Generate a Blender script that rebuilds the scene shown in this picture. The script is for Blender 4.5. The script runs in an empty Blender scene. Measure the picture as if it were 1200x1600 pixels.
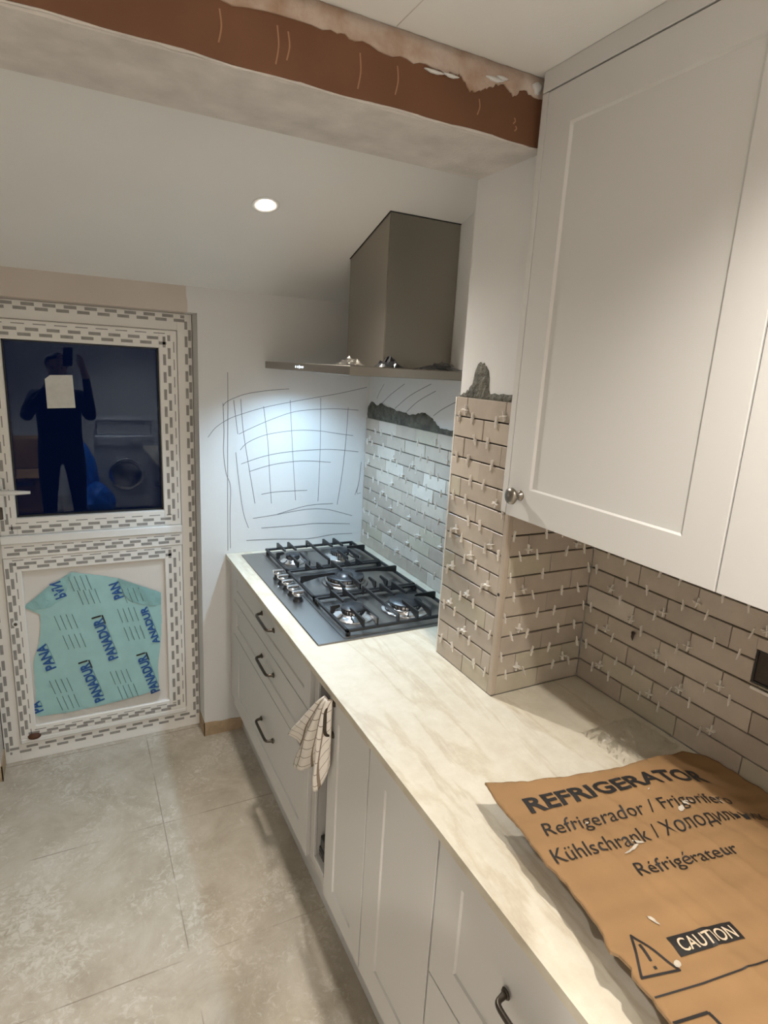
import bpy, bmesh, math, random
from mathutils import Vector, Matrix
from mathutils.geometry import delaunay_2d_cdt
random.seed(7)
SC = bpy.context.scene
COL = SC.collection

# ------------------------------------------------------------------ camera
cam_d = bpy.data.cameras.new('camera')
cam_d.sensor_fit = 'VERTICAL'; cam_d.sensor_height = 24.0; cam_d.sensor_width = 18.0
cam_d.lens = 935.4 * 24.0 / 1600.0
cam_d.clip_start = 0.02
cam = bpy.data.objects.new('camera', cam_d); COL.objects.link(cam)
_p, _y, _r = 0.23563484, -0.48360620, 0.05497914
_f = Vector((-math.sin(_y)*math.cos(_p), math.cos(_y)*math.cos(_p), -math.sin(_p)))
_rt = Vector((math.cos(_y), math.sin(_y), 0)); _up = _rt.cross(_f)
_R = math.cos(_r)*_rt + math.sin(_r)*_up; _U = -math.sin(_r)*_rt + math.cos(_r)*_up
_m = Matrix((( _R.x, _U.x, -_f.x, -0.57904), (_R.y, _U.y, -_f.y, -2.62570), (_R.z, _U.z, -_f.z, 1.76840), (0, 0, 0, 1)))
cam.matrix_world = _m
SC.camera = cam

# ------------------------------------------------------------------ world, lights, exposure
SC.view_settings.view_transform = 'Standard'; SC.view_settings.look = 'None'
SC.view_settings.gamma = 1.0; SC.view_settings.use_curve_mapping = False
SC.view_settings.exposure = 1.04
w = bpy.data.worlds.new('night'); SC.world = w; w.use_nodes = True
w.node_tree.nodes['Background'].inputs[0].default_value = (0.002, 0.005, 0.02, 1)
w.node_tree.nodes['Background'].inputs[1].default_value = 0.6

WARM = (1.0, 0.945, 0.875)
SPOT_NEAR_W, SPOT_FAR_W, ROOM_FILL_W, HOOD_W = 36.5, 30.5, 222.0, 13.2
SLOPE = math.atan(0.335)

def spot_lamp(name, loc, power, col, size_deg, blend, radius, rot=(0, 0, 0), parent=None):
    d = bpy.data.lights.new(name, 'SPOT'); d.energy = power; d.color = col
    d.spot_size = math.radians(size_deg); d.spot_blend = blend; d.shadow_soft_size = radius
    o = bpy.data.objects.new(name, d); COL.objects.link(o); o.location = loc; o.rotation_euler = rot
    if parent: o.parent = parent
    return o

# ------------------------------------------------------------------ materials
def nodes(m):
    m.use_nodes = True
    nt = m.node_tree
    return nt, nt.nodes, nt.links, nt.nodes['Principled BSDF']

def mat(name, col, rough=0.5, metal=0.0, var=0.0, scale=8.0, bump=0.0, bscale=60.0, spec=0.5, col2=None, aniso=None, coat=0.0):
    m = bpy.data.materials.new(name)
    nt, N, L, b = nodes(m)
    b.inputs['Roughness'].default_value = rough; b.inputs['Metallic'].default_value = metal
    b.inputs['Specular IOR Level'].default_value = spec
    b.inputs['Coat Weight'].default_value = coat
    b.inputs['Base Color'].default_value = (*col, 1)
    tc = N.new('ShaderNodeTexCoord')
    if var > 0 or col2:
        n = N.new('ShaderNodeTexNoise'); n.inputs['Scale'].default_value = scale; n.inputs['Detail'].default_value = 6
        L.new(tc.outputs['Object'], n.inputs['Vector'])
        r = N.new('ShaderNodeValToRGB'); r.color_ramp.elements[0].position = 0.3; r.color_ramp.elements[1].position = 0.7
        c2 = col2 or tuple(min(1, c*(1+var)) for c in col)
        c1 = col if col2 else tuple(c*(1-var) for c in col)
        r.color_ramp.elements[0].color = (*c1, 1); r.color_ramp.elements[1].color = (*c2, 1)
        L.new(n.outputs['Fac'], r.inputs['Fac']); L.new(r.outputs['Color'], b.inputs['Base Color'])
    if bump > 0:
        n2 = N.new('ShaderNodeTexNoise'); n2.inputs['Scale'].default_value = bscale; n2.inputs['Detail'].default_value = 5
        if aniso:
            mp = N.new('ShaderNodeMapping'); mp.inputs['Scale'].default_value = aniso
            L.new(tc.outputs['Object'], mp.inputs['Vector']); L.new(mp.outputs['Vector'], n2.inputs['Vector'])
        else:
            L.new(tc.outputs['Object'], n2.inputs['Vector'])
        bp = N.new('ShaderNodeBump'); bp.inputs['Strength'].default_value = bump; bp.inputs['Distance'].default_value = 0.01
        L.new(n2.outputs['Fac'], bp.inputs['Height']); L.new(bp.outputs['Normal'], b.inputs['Normal'])
    return m

def emit(name, col, s):
    m = bpy.data.materials.new(name); nt, N, L, b = nodes(m)
    b.inputs['Base Color'].default_value = (0, 0, 0, 1)
    b.inputs['Emission Color'].default_value = (*col, 1); b.inputs['Emission Strength'].default_value = s
    return m

M = {}
M['plaster'] = mat('white plaster', (0.68, 0.67, 0.648), 0.85, var=0.05, scale=3, bump=0.06, bscale=40, spec=0.2)
M['ceiling'] = mat('ceiling paint', (0.74, 0.73, 0.70), 0.9, var=0.03, scale=2, bump=0.04, bscale=80, spec=0.2)
M['beam_plaster'] = mat('bare grey plaster', (0.56, 0.52, 0.48), 0.9, var=0.12, scale=14, bump=0.25, bscale=120, spec=0.2)
M['fascia'] = mat('brown primer board', (0.165, 0.075, 0.039), 0.6, var=0.14, scale=5, bump=0.05, bscale=30, spec=0.3, )
M['smear_plaster'] = mat('rough pale plaster', (0.56, 0.475, 0.41), 0.9, scale=17, bump=0.28, bscale=60, spec=0.2, col2=(0.36, 0.235, 0.16))
M['raw_base'] = mat('bare brown base', (0.40, 0.29, 0.18), 0.9, var=0.2, scale=18, bump=0.3, bscale=60)
M['tile'] = [mat('zellige tile %d' % i, c, 0.38, var=0.06, scale=22, bump=0.12, bscale=35, spec=0.4) for i, c in enumerate(
    [(0.44, 0.375, 0.305), (0.48, 0.415, 0.34), (0.40, 0.34, 0.28), (0.54, 0.48, 0.41), (0.45, 0.40, 0.31)])]
M['mortar'] = mat('dark tile adhesive', (0.055, 0.042, 0.032), 0.9, bump=0.3)
M['cement'] = mat('grey green adhesive', (0.095, 0.09, 0.068), 0.7, var=0.5, scale=30, bump=0.7, bscale=90)
M['trim'] = mat('stone coloured trim', (0.42, 0.35, 0.28), 0.45, var=0.06)
M['spacer'] = mat('white plastic', (0.72, 0.68, 0.62), 0.4)
M['cab'] = mat('satin greige paint', (0.60, 0.585, 0.56), 0.42, bump=0.01, bscale=200, spec=0.4)
M['cab_in'] = mat('cabinet inside', (0.52, 0.50, 0.47), 0.6)
M['handle'] = mat('dark bronze metal', (0.085, 0.072, 0.058), 0.35, metal=0.9)
M['knob'] = mat('aged pewter', (0.30, 0.27, 0.23), 0.32, metal=1.0)
M['steel'] = mat('brushed steel', (0.36, 0.35, 0.34), 0.30, metal=1.0, bump=0.02, bscale=30, aniso=(1, 40, 40))
M['hood_steel'] = mat('hood steel', (0.30, 0.275, 0.24), 0.36, metal=1.0, bump=0.015, bscale=30, aniso=(40, 40, 1))
M['chrome'] = mat('chrome', (0.75, 0.75, 0.76), 0.12, metal=1.0)
M['iron'] = mat('black cast iron', (0.013, 0.013, 0.014), 0.42, bump=0.05, bscale=200)
M['cap'] = mat('black enamel', (0.022, 0.024, 0.028), 0.35)
M['upvc'] = mat('white door plastic', (0.80, 0.775, 0.73), 0.4, var=0.03, scale=4)
M['print'] = mat('grey print', (0.29, 0.275, 0.255), 0.5, var=0.15, scale=40)
M['panel_white'] = mat('white door panel', (0.70, 0.66, 0.61), 0.35)
M['gasket'] = mat('black gasket', (0.02, 0.02, 0.02), 0.6)
M['lock'] = mat('dark lock metal', (0.10, 0.085, 0.07), 0.4, metal=0.8)
M['white_gloss'] = mat('white lever', (0.78, 0.77, 0.74), 0.25)
M['film'] = mat('pale teal film', (0.34, 0.57, 0.56), 0.32, var=0.05, scale=9, bump=0.12, bscale=14)
M['ink_blue'] = mat('blue ink', (0.012, 0.085, 0.30), 0.5)
M['ink_black'] = mat('black ink', (0.012, 0.010, 0.009), 0.6)
M['ink_grey'] = mat('grey green ink', (0.07, 0.13, 0.12), 0.5)
M['pencil'] = mat('graphite', (0.20, 0.20, 0.205), 0.7)
M['paper'] = mat('white paper', (0.62, 0.62, 0.58), 0.7, var=0.06, scale=40)
M['card'] = mat('brown cardboard', (0.265, 0.155, 0.072), 0.8, var=0.12, scale=7, bump=0.18, bscale=16, spec=0.15)
M['card_text'] = mat('cream print', (0.55, 0.43, 0.30), 0.8)
M['card_tear'] = mat('torn paper', (0.42, 0.37, 0.30), 0.9, var=0.2, scale=60)
M['black_film'] = mat('black plastic film', (0.015, 0.015, 0.016), 0.28)
M['rust'] = mat('brown stone', (0.10, 0.035, 0.012), 0.7, var=0.2)
M['appliance'] = mat('appliance white', (0.5, 0.5, 0.5), 0.35)
M['blue_bag'] = mat('blue plastic bag', (0.02, 0.13, 0.55), 0.3, bump=0.3, bscale=20)
M['dark_cloth'] = mat('dark navy jacket', (0.012, 0.014, 0.022), 0.85)
M['dark_olive'] = mat('olive top', (0.05, 0.05, 0.025), 0.85)
M['skin'] = mat('skin', (0.45, 0.27, 0.19), 0.55)
M['hair'] = mat('dark hair', (0.02, 0.015, 0.01), 0.7)
M['bulb'] = emit('lamp glow', (1.0, 0.86, 0.70), 45)
M['bulb_cool'] = emit('led glow', (0.80, 0.90, 1.0), 14)
M['icon'] = emit('display glow', (0.75, 0.88, 1.0), 1.6)

def clear_plastic():
    m = bpy.data.materials.new('clear plastic film'); nt, N, L, b = nodes(m)
    N.remove(b)
    g = N.new('ShaderNodeBsdfGlossy'); g.inputs['Roughness'].default_value = 0.10; g.inputs['Color'].default_value = (1, 1, 1, 1)
    t = N.new('ShaderNodeBsdfTransparent'); t.inputs['Color'].default_value = (0.99, 0.99, 0.985, 1)
    mx = N.new('ShaderNodeMixShader'); fr = N.new('ShaderNodeFresnel'); fr.inputs['IOR'].default_value = 1.5
    ad = N.new('ShaderNodeMath'); ad.operation = 'MULTIPLY'; ad.inputs[1].default_value = 0.62
    L.new(fr.outputs[0], ad.inputs[0]); L.new(ad.outputs[0], mx.inputs['Fac'])
    L.new(t.outputs[0], mx.inputs[1]); L.new(g.outputs[0], mx.inputs[2])
    L.new(mx.outputs[0], N['Material Output'].inputs['Surface'])
    return m
M['clear'] = clear_plastic()

def glass_mat():
    m = bpy.data.materials.new('door glass'); nt, N, L, b = nodes(m); N.remove(b)
    g = N.new('ShaderNodeBsdfGlossy'); g.inputs['Roughness'].default_value = 0.0; g.inputs['Color'].default_value = (0.85, 0.92, 1, 1)
    t = N.new('ShaderNodeBsdfTransparent'); t.inputs['Color'].default_value = (0.75, 0.80, 0.85, 1)
    mx = N.new('ShaderNodeMixShader'); fr = N.new('ShaderNodeFresnel'); fr.inputs['IOR'].default_value = 1.52
    ad = N.new('ShaderNodeMath'); ad.operation = 'MULTIPLY'; ad.inputs[1].default_value = 0.33
    L.new(fr.outputs[0], ad.inputs[0]); L.new(ad.outputs[0], mx.inputs['Fac'])
    L.new(t.outputs[0], mx.inputs[1]); L.new(g.outputs[0], mx.inputs[2])
    L.new(mx.outputs[0], N['Material Output'].inputs['Surface'])
    return m
M['glass'] = glass_mat()

def floor_mat():
    m = bpy.data.materials.new('beige stone floor tiles'); nt, N, L, b = nodes(m)
    tc = N.new('ShaderNodeTexCoord'); sp = N.new('ShaderNodeSeparateXYZ'); L.new(tc.outputs['Object'], sp.inputs[0])
    def joint(axis, off, pitch, wd):
        a = N.new('ShaderNodeMath'); a.operation = 'SUBTRACT'; a.inputs[1].default_value = off - 20*pitch; L.new(sp.outputs[axis], a.inputs[0])
        md = N.new('ShaderNodeMath'); md.operation = 'MODULO'; md.inputs[1].default_value = pitch; L.new(a.outputs[0], md.inputs[0])
        lt = N.new('ShaderNodeMath'); lt.operation = 'LESS_THAN'; lt.inputs[1].default_value = wd; L.new(md.outputs[0], lt.inputs[0])
        return lt
    j1 = joint('X', -0.363, 0.61, 0.0035); j2 = joint('Y', -1.112, 0.60, 0.004)
    mx = N.new('ShaderNodeMath'); mx.operation = 'MAXIMUM'; L.new(j1.outputs[0], mx.inputs[0]); L.new(j2.outputs[0], mx.inputs[1])
    n = N.new('ShaderNodeTexNoise'); n.inputs['Scale'].default_value = 4.5; n.inputs['Detail'].default_value = 12; n.inputs['Roughness'].default_value = 0.72; n.inputs['Distortion'].default_value = 0.5
    L.new(tc.outputs['Object'], n.inputs['Vector'])
    r = N.new('ShaderNodeValToRGB'); e = r.color_ramp.elements
    e[0].position = 0.32; e[0].color = (0.33, 0.285, 0.215, 1); e[1].position = 0.72; e[1].color = (0.50, 0.46, 0.39, 1)
    k = e.new(0.52); k.color = (0.42, 0.37, 0.295, 1)
    L.new(n.outputs['Fac'], r.inputs['Fac'])
    n2 = N.new('ShaderNodeTexNoise'); n2.inputs['Scale'].default_value = 38; n2.inputs['Detail'].default_value = 10; n2.inputs['Roughness'].default_value = 0.7; n2.inputs['Distortion'].default_value = 1.2
    L.new(tc.outputs['Object'], n2.inputs['Vector'])
    n3 = N.new('ShaderNodeTexNoise'); n3.inputs['Scale'].default_value = 3.4; n3.inputs['Detail'].default_value = 4; L.new(tc.outputs['Object'], n3.inputs['Vector'])
    ml = N.new('ShaderNodeMath'); ml.operation = 'MULTIPLY_ADD'; ml.inputs[1].default_value = 0.7; ml.inputs[2].default_value = -0.35
    L.new(n3.outputs['Fac'], ml.inputs[0])
    sm = N.new('ShaderNodeMath'); sm.operation = 'ADD'; L.new(ml.outputs[0], sm.inputs[0]); L.new(n2.outputs['Fac'], sm.inputs[1])
    r2 = N.new('ShaderNodeValToRGB'); r2.color_ramp.elements[0].position = 0.52; r2.color_ramp.elements[1].position = 0.70
    r2.color_ramp.elements[0].color = (0, 0, 0, 1); r2.color_ramp.elements[1].color = (0.7, 0.7, 0.7, 1)
    L.new(sm.outputs[0], r2.inputs['Fac'])
    mc = N.new('ShaderNodeMixRGB'); mc.inputs['Color2'].default_value = (0.58, 0.545, 0.48, 1)
    L.new(r2.outputs['Color'], mc.inputs['Fac']); L.new(r.outputs['Color'], mc.inputs['Color1'])
    mj = N.new('ShaderNodeMixRGB'); mj.inputs['Color2'].default_value = (0.20, 0.165, 0.12, 1)
    jm = N.new('ShaderNodeMath'); jm.operation = 'MULTIPLY'; jm.inputs[1].default_value = 0.75
    nj = N.new('ShaderNodeTexNoise'); nj.inputs['Scale'].default_value = 7; L.new(tc.outputs['Object'], nj.inputs['Vector'])
    jk = N.new('ShaderNodeMath'); jk.operation = 'MULTIPLY'; L.new(mx.outputs[0], jk.inputs[0])
    rj = N.new('ShaderNodeValToRGB'); rj.color_ramp.elements[0].position = 0.36; rj.color_ramp.elements[1].position = 0.56; L.new(nj.outputs['Fac'], rj.inputs['Fac'])
    L.new(rj.outputs['Color'], jk.inputs[1]); L.new(jk.outputs[0], jm.inputs[0])
    L.new(jm.outputs[0], mj.inputs['Fac']); L.new(mc.outputs['Color'], mj.inputs['Color1'])
    L.new(mj.outputs['Color'], b.inputs['Base Color'])
    b.inputs['Roughness'].default_value = 0.55; b.inputs['Specular IOR Level'].default_value = 0.35
    bp = N.new('ShaderNodeBump'); bp.inputs['Strength'].default_value = 0.1; bp.inputs['Distance'].default_value = 0.004
    L.new(n2.outputs['Fac'], bp.inputs['Height']); L.new(bp.outputs['Normal'], b.inputs['Normal'])
    return m
M['floor'] = floor_mat()

def quartz_mat():
    m = bpy.data.materials.new('cream veined stone'); nt, N, L, b = nodes(m)
    tc = N.new('ShaderNodeTexCoord'); mp = N.new('ShaderNodeMapping')
    mp.inputs['Rotation'].default_value = (0, 0, math.radians(-18)); mp.inputs['Scale'].default_value = (5.0, 0.9, 1)
    L.new(tc.outputs['Object'], mp.inputs['Vector'])
    n = N.new('ShaderNodeTexNoise'); n.inputs['Scale'].default_value = 1.7; n.inputs['Detail'].default_value = 7; n.inputs['Distortion'].default_value = 0.35; n.inputs['Roughness'].default_value = 0.55
    L.new(mp.outputs[0], n.inputs['Vector'])
    r = N.new('ShaderNodeValToRGB'); e = r.color_ramp.elements
    base = (0.61, 0.56, 0.455)
    e[0].position = 0.25; e[0].color = (0.55, 0.49, 0.38, 1); e[1].position = 0.78; e[1].color = (0.645, 0.60, 0.505, 1)
    for p, c in ((0.455, base), (0.492, (0.53, 0.465, 0.355)), (0.53, base)):
        k = e.new(p); k.color = (*c, 1)
    L.new(n.outputs['Fac'], r.inputs['Fac'])
    n2 = N.new('ShaderNodeTexNoise'); n2.inputs['Scale'].default_value = 22; n2.inputs['Detail'].default_value = 8; n2.inputs['Roughness'].default_value = 0.7; L.new(tc.outputs['Object'], n2.inputs['Vector'])
    mc = N.new('ShaderNodeMixRGB'); mc.blend_type = 'OVERLAY'; mc.inputs['Fac'].default_value = 0.25
    L.new(r.outputs['Color'], mc.inputs['Color1']); L.new(n2.outputs['Fac'], mc.inputs['Color2'])
    L.new(mc.outputs['Color'], b.inputs['Base Color'])
    b.inputs['Roughness'].default_value = 0.36; b.inputs['Specular IOR Level'].default_value = 0.4
    return m
M['quartz'] = quartz_mat()

def towel_mat():
    m = bpy.data.materials.new('checked tea towel'); nt, N, L, b = nodes(m)
    uv = N.new('ShaderNodeUVMap'); sp = N.new('ShaderNodeSeparateXYZ'); L.new(uv.outputs[0], sp.inputs[0])
    ms = []
    for ax, k in (('X', 7), ('Y', 6)):
        a = N.new('ShaderNodeMath'); a.operation = 'MULTIPLY'; a.inputs[1].default_value = k; L.new(sp.outputs[ax], a.inputs[0])
        f = N.new('ShaderNodeMath'); f.operation = 'FRACT'; L.new(a.outputs[0], f.inputs[0])
        lt = N.new('ShaderNodeMath'); lt.operation = 'LESS_THAN'; lt.inputs[1].default_value = 0.13 if ax == 'X' else 0.07; L.new(f.outputs[0], lt.inputs[0]); ms.append(lt)
    mx = N.new('ShaderNodeMath'); mx.operation = 'MAXIMUM'; L.new(ms[0].outputs[0], mx.inputs[0]); L.new(ms[1].outputs[0], mx.inputs[1])
    mc = N.new('ShaderNodeMixRGB'); mc.inputs['Color1'].default_value = (0.74, 0.69, 0.62, 1); mc.inputs['Color2'].default_value = (0.27, 0.21, 0.16, 1)
    L.new(mx.outputs[0], mc.inputs['Fac']); L.new(mc.outputs[0], b.inputs['Base Color'])
    b.inputs['Roughness'].default_value = 0.95; b.inputs['Specular IOR Level'].default_value = 0.1
    return m
M['towel'] = towel_mat()

def far_wall_mat():
    # newer pinkish skim over the doorway, whiter old plaster beside the hob
    m = mat('patched wall plaster', (0.57, 0.545, 0.51), 0.85, bump=0.06, bscale=40, spec=0.2)
    nt = m.node_tree; N = nt.nodes; L = nt.links; b = N['Principled BSDF']
    tc = N.new('ShaderNodeTexCoord'); sp = N.new('ShaderNodeSeparateXYZ'); L.new(tc.outputs['Object'], sp.inputs[0])
    n = N.new('ShaderNodeTexNoise'); n.inputs['Scale'].default_value = 5; n.inputs['Detail'].default_value = 6; L.new(tc.outputs['Object'], n.inputs['Vector'])
    ad = N.new('ShaderNodeMath'); ad.operation = 'MULTIPLY_ADD'; ad.inputs[1].default_value = 0.04; L.new(n.outputs['Fac'], ad.inputs[0]); L.new(sp.outputs['X'], ad.inputs[2])
    lt = N.new('ShaderNodeMath'); lt.operation = 'LESS_THAN'; lt.inputs[1].default_value = -0.125; L.new(ad.outputs[0], lt.inputs[0])
    r1 = N.new('ShaderNodeMixRGB'); r1.inputs['Color1'].default_value = (0.68, 0.67, 0.65, 1); r1.inputs['Color2'].default_value = (0.64, 0.63, 0.61, 1); L.new(n.outputs['Fac'], r1.inputs['Fac'])
    r2 = N.new('ShaderNodeMixRGB'); r2.inputs['Color1'].default_value = (0.60, 0.535, 0.48, 1); r2.inputs['Color2'].default_value = (0.52, 0.45, 0.39, 1); L.new(n.outputs['Fac'], r2.inputs['Fac'])
    mc = N.new('ShaderNodeMixRGB'); L.new(lt.outputs[0], mc.inputs['Fac']); L.new(r1.outputs[0], mc.inputs['Color1']); L.new(r2.outputs[0], mc.inputs['Color2'])
    L.new(mc.outputs[0], b.inputs['Base Color'])
    return m
M['far_wall'] = far_wall_mat()

# ------------------------------------------------------------------ mesh helpers
class MB:
    """collects shapes in one bmesh and links them as ONE object"""
    def __init__(s): s.bm = bmesh.new()
    def quad(s, pts, mi=0):
        f = s.bm.faces.new([s.bm.verts.new(p) for p in pts]); f.material_index = mi; return f
    def box(s, lo, hi, bev=0.0, mi=0, seg=1):
        lo = Vector(lo); hi = Vector(hi)
        v = [s.bm.verts.new((x, y, z)) for x in (lo.x, hi.x) for y in (lo.y, hi.y) for z in (lo.z, hi.z)]
        fs = []
        for a in ((0, 1, 3, 2), (4, 6, 7, 5), (0, 4, 5, 1), (2, 3, 7, 6), (0, 2, 6, 4), (1, 5, 7, 3)):
            f = s.bm.faces.new([v[i] for i in a]); f.material_index = mi; fs.append(f)
        if bev > 0:
            es = list({e for f in fs for e in f.edges})
            r = bmesh.ops.bevel(s.bm, geom=es, offset=bev, segments=seg, affect='EDGES', profile=0.5)
            for f in r['faces']: f.material_index = mi
        return s
    def prism(s, outline, axis, a, b, mi=0):
        """outline: 2d points in the two other axes (in xyz order), extruded from a to b along axis"""
        def P(p, d):
            q = list(p); q.insert('xyz'.index(axis), d); return q
        n = len(outline)
        A = [s.bm.verts.new(P(p, a)) for p in outline]; B = [s.bm.verts.new(P(p, b)) for p in outline]
        for f in [s.bm.faces.new(A), s.bm.faces.new(B[::-1])]: f.material_index = mi
        for i in range(n):
            f = s.bm.faces.new([A[i], B[i], B[(i+1) % n], A[(i+1) % n]]); f.material_index = mi
        return s
    def tube(s, pts, r, seg=8, mi=0, cap=True, smooth=True):
        pts = [Vector(p) for p in pts]; rs = r if isinstance(r, (list, tuple)) else [r]*len(pts)
        t0 = (pts[1]-pts[0]).normalized()
        ref = Vector((0, 0, 1)) if abs(t0.z) < 0.9 else Vector((1, 0, 0))
        u = t0.cross(ref).normalized(); rings = []
        for i, p in enumerate(pts):
            t = ((pts[min(i+1, len(pts)-1)]-pts[max(i-1, 0)])).normalized()
            u = (u - t*u.dot(t)).normalized(); v = t.cross(u)
            rings.append([s.bm.verts.new(p + rs[i]*(math.cos(2*math.pi*k/seg)*u + math.sin(2*math.pi*k/seg)*v)) for k in range(seg)])
        for a, b in zip(rings, rings[1:]):
            for k in range(seg):
                f = s.bm.faces.new([a[k], a[(k+1) % seg], b[(k+1) % seg], b[k]]); f.smooth = smooth; f.material_index = mi
        if cap:
            for rg in (rings[0][::-1], rings[-1]):
                f = s.bm.faces.new(rg); f.material_index = mi
        return s
    def lathe(s, profile, origin=(0, 0, 0), axis='z', seg=24, mi=0, smooth=True):
        """profile: (radius, height) from one end to the other"""
        o = Vector(origin); rings = []
        for r, h in profile:
            ring = []
            for k in range(seg):
                c, d = r*math.cos(2*math.pi*k/seg), r*math.sin(2*math.pi*k/seg)
                p = {'z': (c, d, h), 'x': (h, c, d), 'y': (c, h, d)}[axis]
                ring.append(s.bm.verts.new(o + Vector(p)))
            rings.append(ring)
        for a, b in zip(rings, rings[1:]):
            for k in range(seg):
                f = s.bm.faces.new([a[k], a[(k+1) % seg], b[(k+1) % seg], b[k]]); f.smooth = smooth; f.material_index = mi
        for rg in (rings[0], rings[-1]):
            f = s.bm.faces.new(rg); f.material_index = mi
        return s
    def build(s, name, mats, parent=None, loc=None):
        bmesh.ops.recalc_face_normals(s.bm, faces=s.bm.faces[:])
        me = bpy.data.meshes.new(name); s.bm.to_mesh(me); s.bm.free()
        for m in (mats if isinstance(mats, (list, tuple)) else [mats]): me.materials.append(m)
        o = bpy.data.objects.new(name, me); COL.objects.link(o)
        if parent: o.parent = parent
        if loc: o.location = loc
        return o

def tag(o, label=None, cat=None, group=None, kind=None):
    if label: o['label'] = label
    if cat: o['category'] = cat
    if group: o['group'] = group
    if kind: o['kind'] = kind
    return o
def structure(o): o['kind'] = 'structure'; return o
def thing(name, label, cat, group=None):
    o = bpy.data.objects.new(name, None); COL.objects.link(o); o.empty_display_size = 0.05
    return tag(o, label, cat, group)

def sheet(outline, step, fn, jitter=0.0):
    """fills a 2d outline with triangles; fn(u, v) gives the 3d point. Returns (points, faces, n_outline)"""
    o = [Vector(p) for p in outline]
    dense = []
    for a, b in zip(o, o[1:]+o[:1]):
        k = max(1, int((b-a).length/step))
        dense += [a.lerp(b, i/k) for i in range(k)]
    if jitter: dense = [p + Vector((random.uniform(-jitter, jitter), random.uniform(-jitter, jitter))) for p in dense]
    nb = len(dense)
    x0, x1 = min(p.x for p in dense), max(p.x for p in dense); y0, y1 = min(p.y for p in dense), max(p.y for p in dense)
    grid = []; x = x0 + step/2
    while x < x1:
        y = y0 + step/2
        while y < y1:
            q = Vector((x, y))
            if min((q-d).length_squared for d in dense) > (0.45*step)**2: grid.append(q)
            y += step
        x += step
    vs, es, fs, *_ = delaunay_2d_cdt(dense+grid, [(i, (i+1) % nb) for i in range(nb)], [], 1, 1e-6)
    return vs, es, fs

def sheet_mb(mb, outline, step, fn, thick, nrm, mi=0, jitter=0.0, smooth=True, mi_edge=None):
    vs, es, fs = sheet(outline, step, fn, jitter)
    n = Vector(nrm)
    top = [mb.bm.verts.new(fn(v.x, v.y)) for v in vs]
    cnt = {}
    for f in fs:
        g = mb.bm.faces.new([top[i] for i in f]); g.smooth = smooth; g.material_index = mi
        for a, b in zip(f, f[1:]+f[:1]): cnt[(a, b)] = 1
    if thick:
        bot = [mb.bm.verts.new(v.co - n*thick) for v in top]
        for f in fs:
            g = mb.bm.faces.new([bot[i] for i in f][::-1]); g.smooth = smooth; g.material_index = mi
        for (a, b) in list(cnt):
            if (b, a) not in cnt:
                g = mb.bm.faces.new([top[a], bot[a], bot[b], top[b]]); g.material_index = mi if mi_edge is None else mi_edge

def text_mesh(body, bold=0.0):
    c = bpy.data.curves.new('t', 'FONT'); c.body = body; c.size = 1.0; c.offset = bold; c.resolution_u = 3
    o = bpy.data.objects.new('t', c); COL.objects.link(o)
    dg = bpy.context.evaluated_depsgraph_get(); dg.update()
    me = bpy.data.meshes.new_from_object(o.evaluated_get(dg))
    bpy.data.objects.remove(o); bpy.data.curves.remove(c)
    return me

def put_text(mb, body, fn, bold=0.0, mi=0, cuts=0, flip=False):
    """fn(u, v): u runs 0..1 along the baseline, v is 0 at the baseline and 1 at cap height"""
    me = text_mesh(body, bold)
    if not me.vertices: return
    x0 = min(v.co.x for v in me.vertices); x1 = max(v.co.x for v in me.vertices); cap = 0.729
    b = bmesh.new(); b.from_mesh(me); bpy.data.meshes.remove(me)
    bmesh.ops.triangulate(b, faces=b.faces[:])
    if cuts: bmesh.ops.subdivide_edges(b, edges=[e for e in b.edges if e.calc_length() > 0.07], cuts=cuts, use_grid_fill=False); bmesh.ops.triangulate(b, faces=b.faces[:])
    b.verts.index_update()
    nv = [mb.bm.verts.new(fn((v.co.x-x0)/(x1-x0), v.co.y/cap)) for v in b.verts]
    for f in b.faces:
        try: g = mb.bm.faces.new([nv[v.index] for v in f.verts]); g.material_index = mi
        except ValueError: pass
    b.free()

def stroke(mb, pts, wd, fn, mi=0, closed=False):
    """flat ribbon along 2d points mapped with fn"""
    p = [Vector(q) for q in pts]
    if closed: p = p + [p[0]]
    L, R = [], []
    for i, q in enumerate(p):
        t = (p[min(i+1, len(p)-1)]-p[max(i-1, 0)])
        if closed and i in (0, len(p)-1): t = (p[1]-p[0]).normalized() + (p[-1]-p[-2]).normalized()
        t.normalize(); n = Vector((-t.y, t.x))*wd/2
        L.append(mb.bm.verts.new(fn(*(q+n)))); R.append(mb.bm.verts.new(fn(*(q-n))))
    for i in range(len(p)-1):
        f = mb.bm.faces.new([L[i], R[i], R[i+1], L[i+1]]); f.material_index = mi

def smooth_line(pts, k=4):
    p = [Vector(q) for q in pts]; out = []
    for i in range(len(p)-1):
        a, b, c, d = p[max(i-1, 0)], p[i], p[i+1], p[min(i+2, len(p)-1)]
        for j in range(k):
            t = j/k
            out.append(0.5*((2*b)+(c-a)*t+(2*a-5*b+4*c-d)*t*t+(3*b-a-3*c+d)*t**3))
    return out + [p[-1]]

# ================================================================== THE SETTING
CZ = 2.40                    # flat ceiling
def slope_z(y): return 2.045 - 0.335*y
XL, YN = -1.45, -5.4         # far-left and rear walls
PX, PY0, PY1 = 0.405, -1.180, -1.452   # pillar plaster: face, far side, near side

structure(MB().box((XL-0.1, YN-0.1, -0.1), (1.1, 0.34, 0.0)).build('floor', M['floor']))

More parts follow.
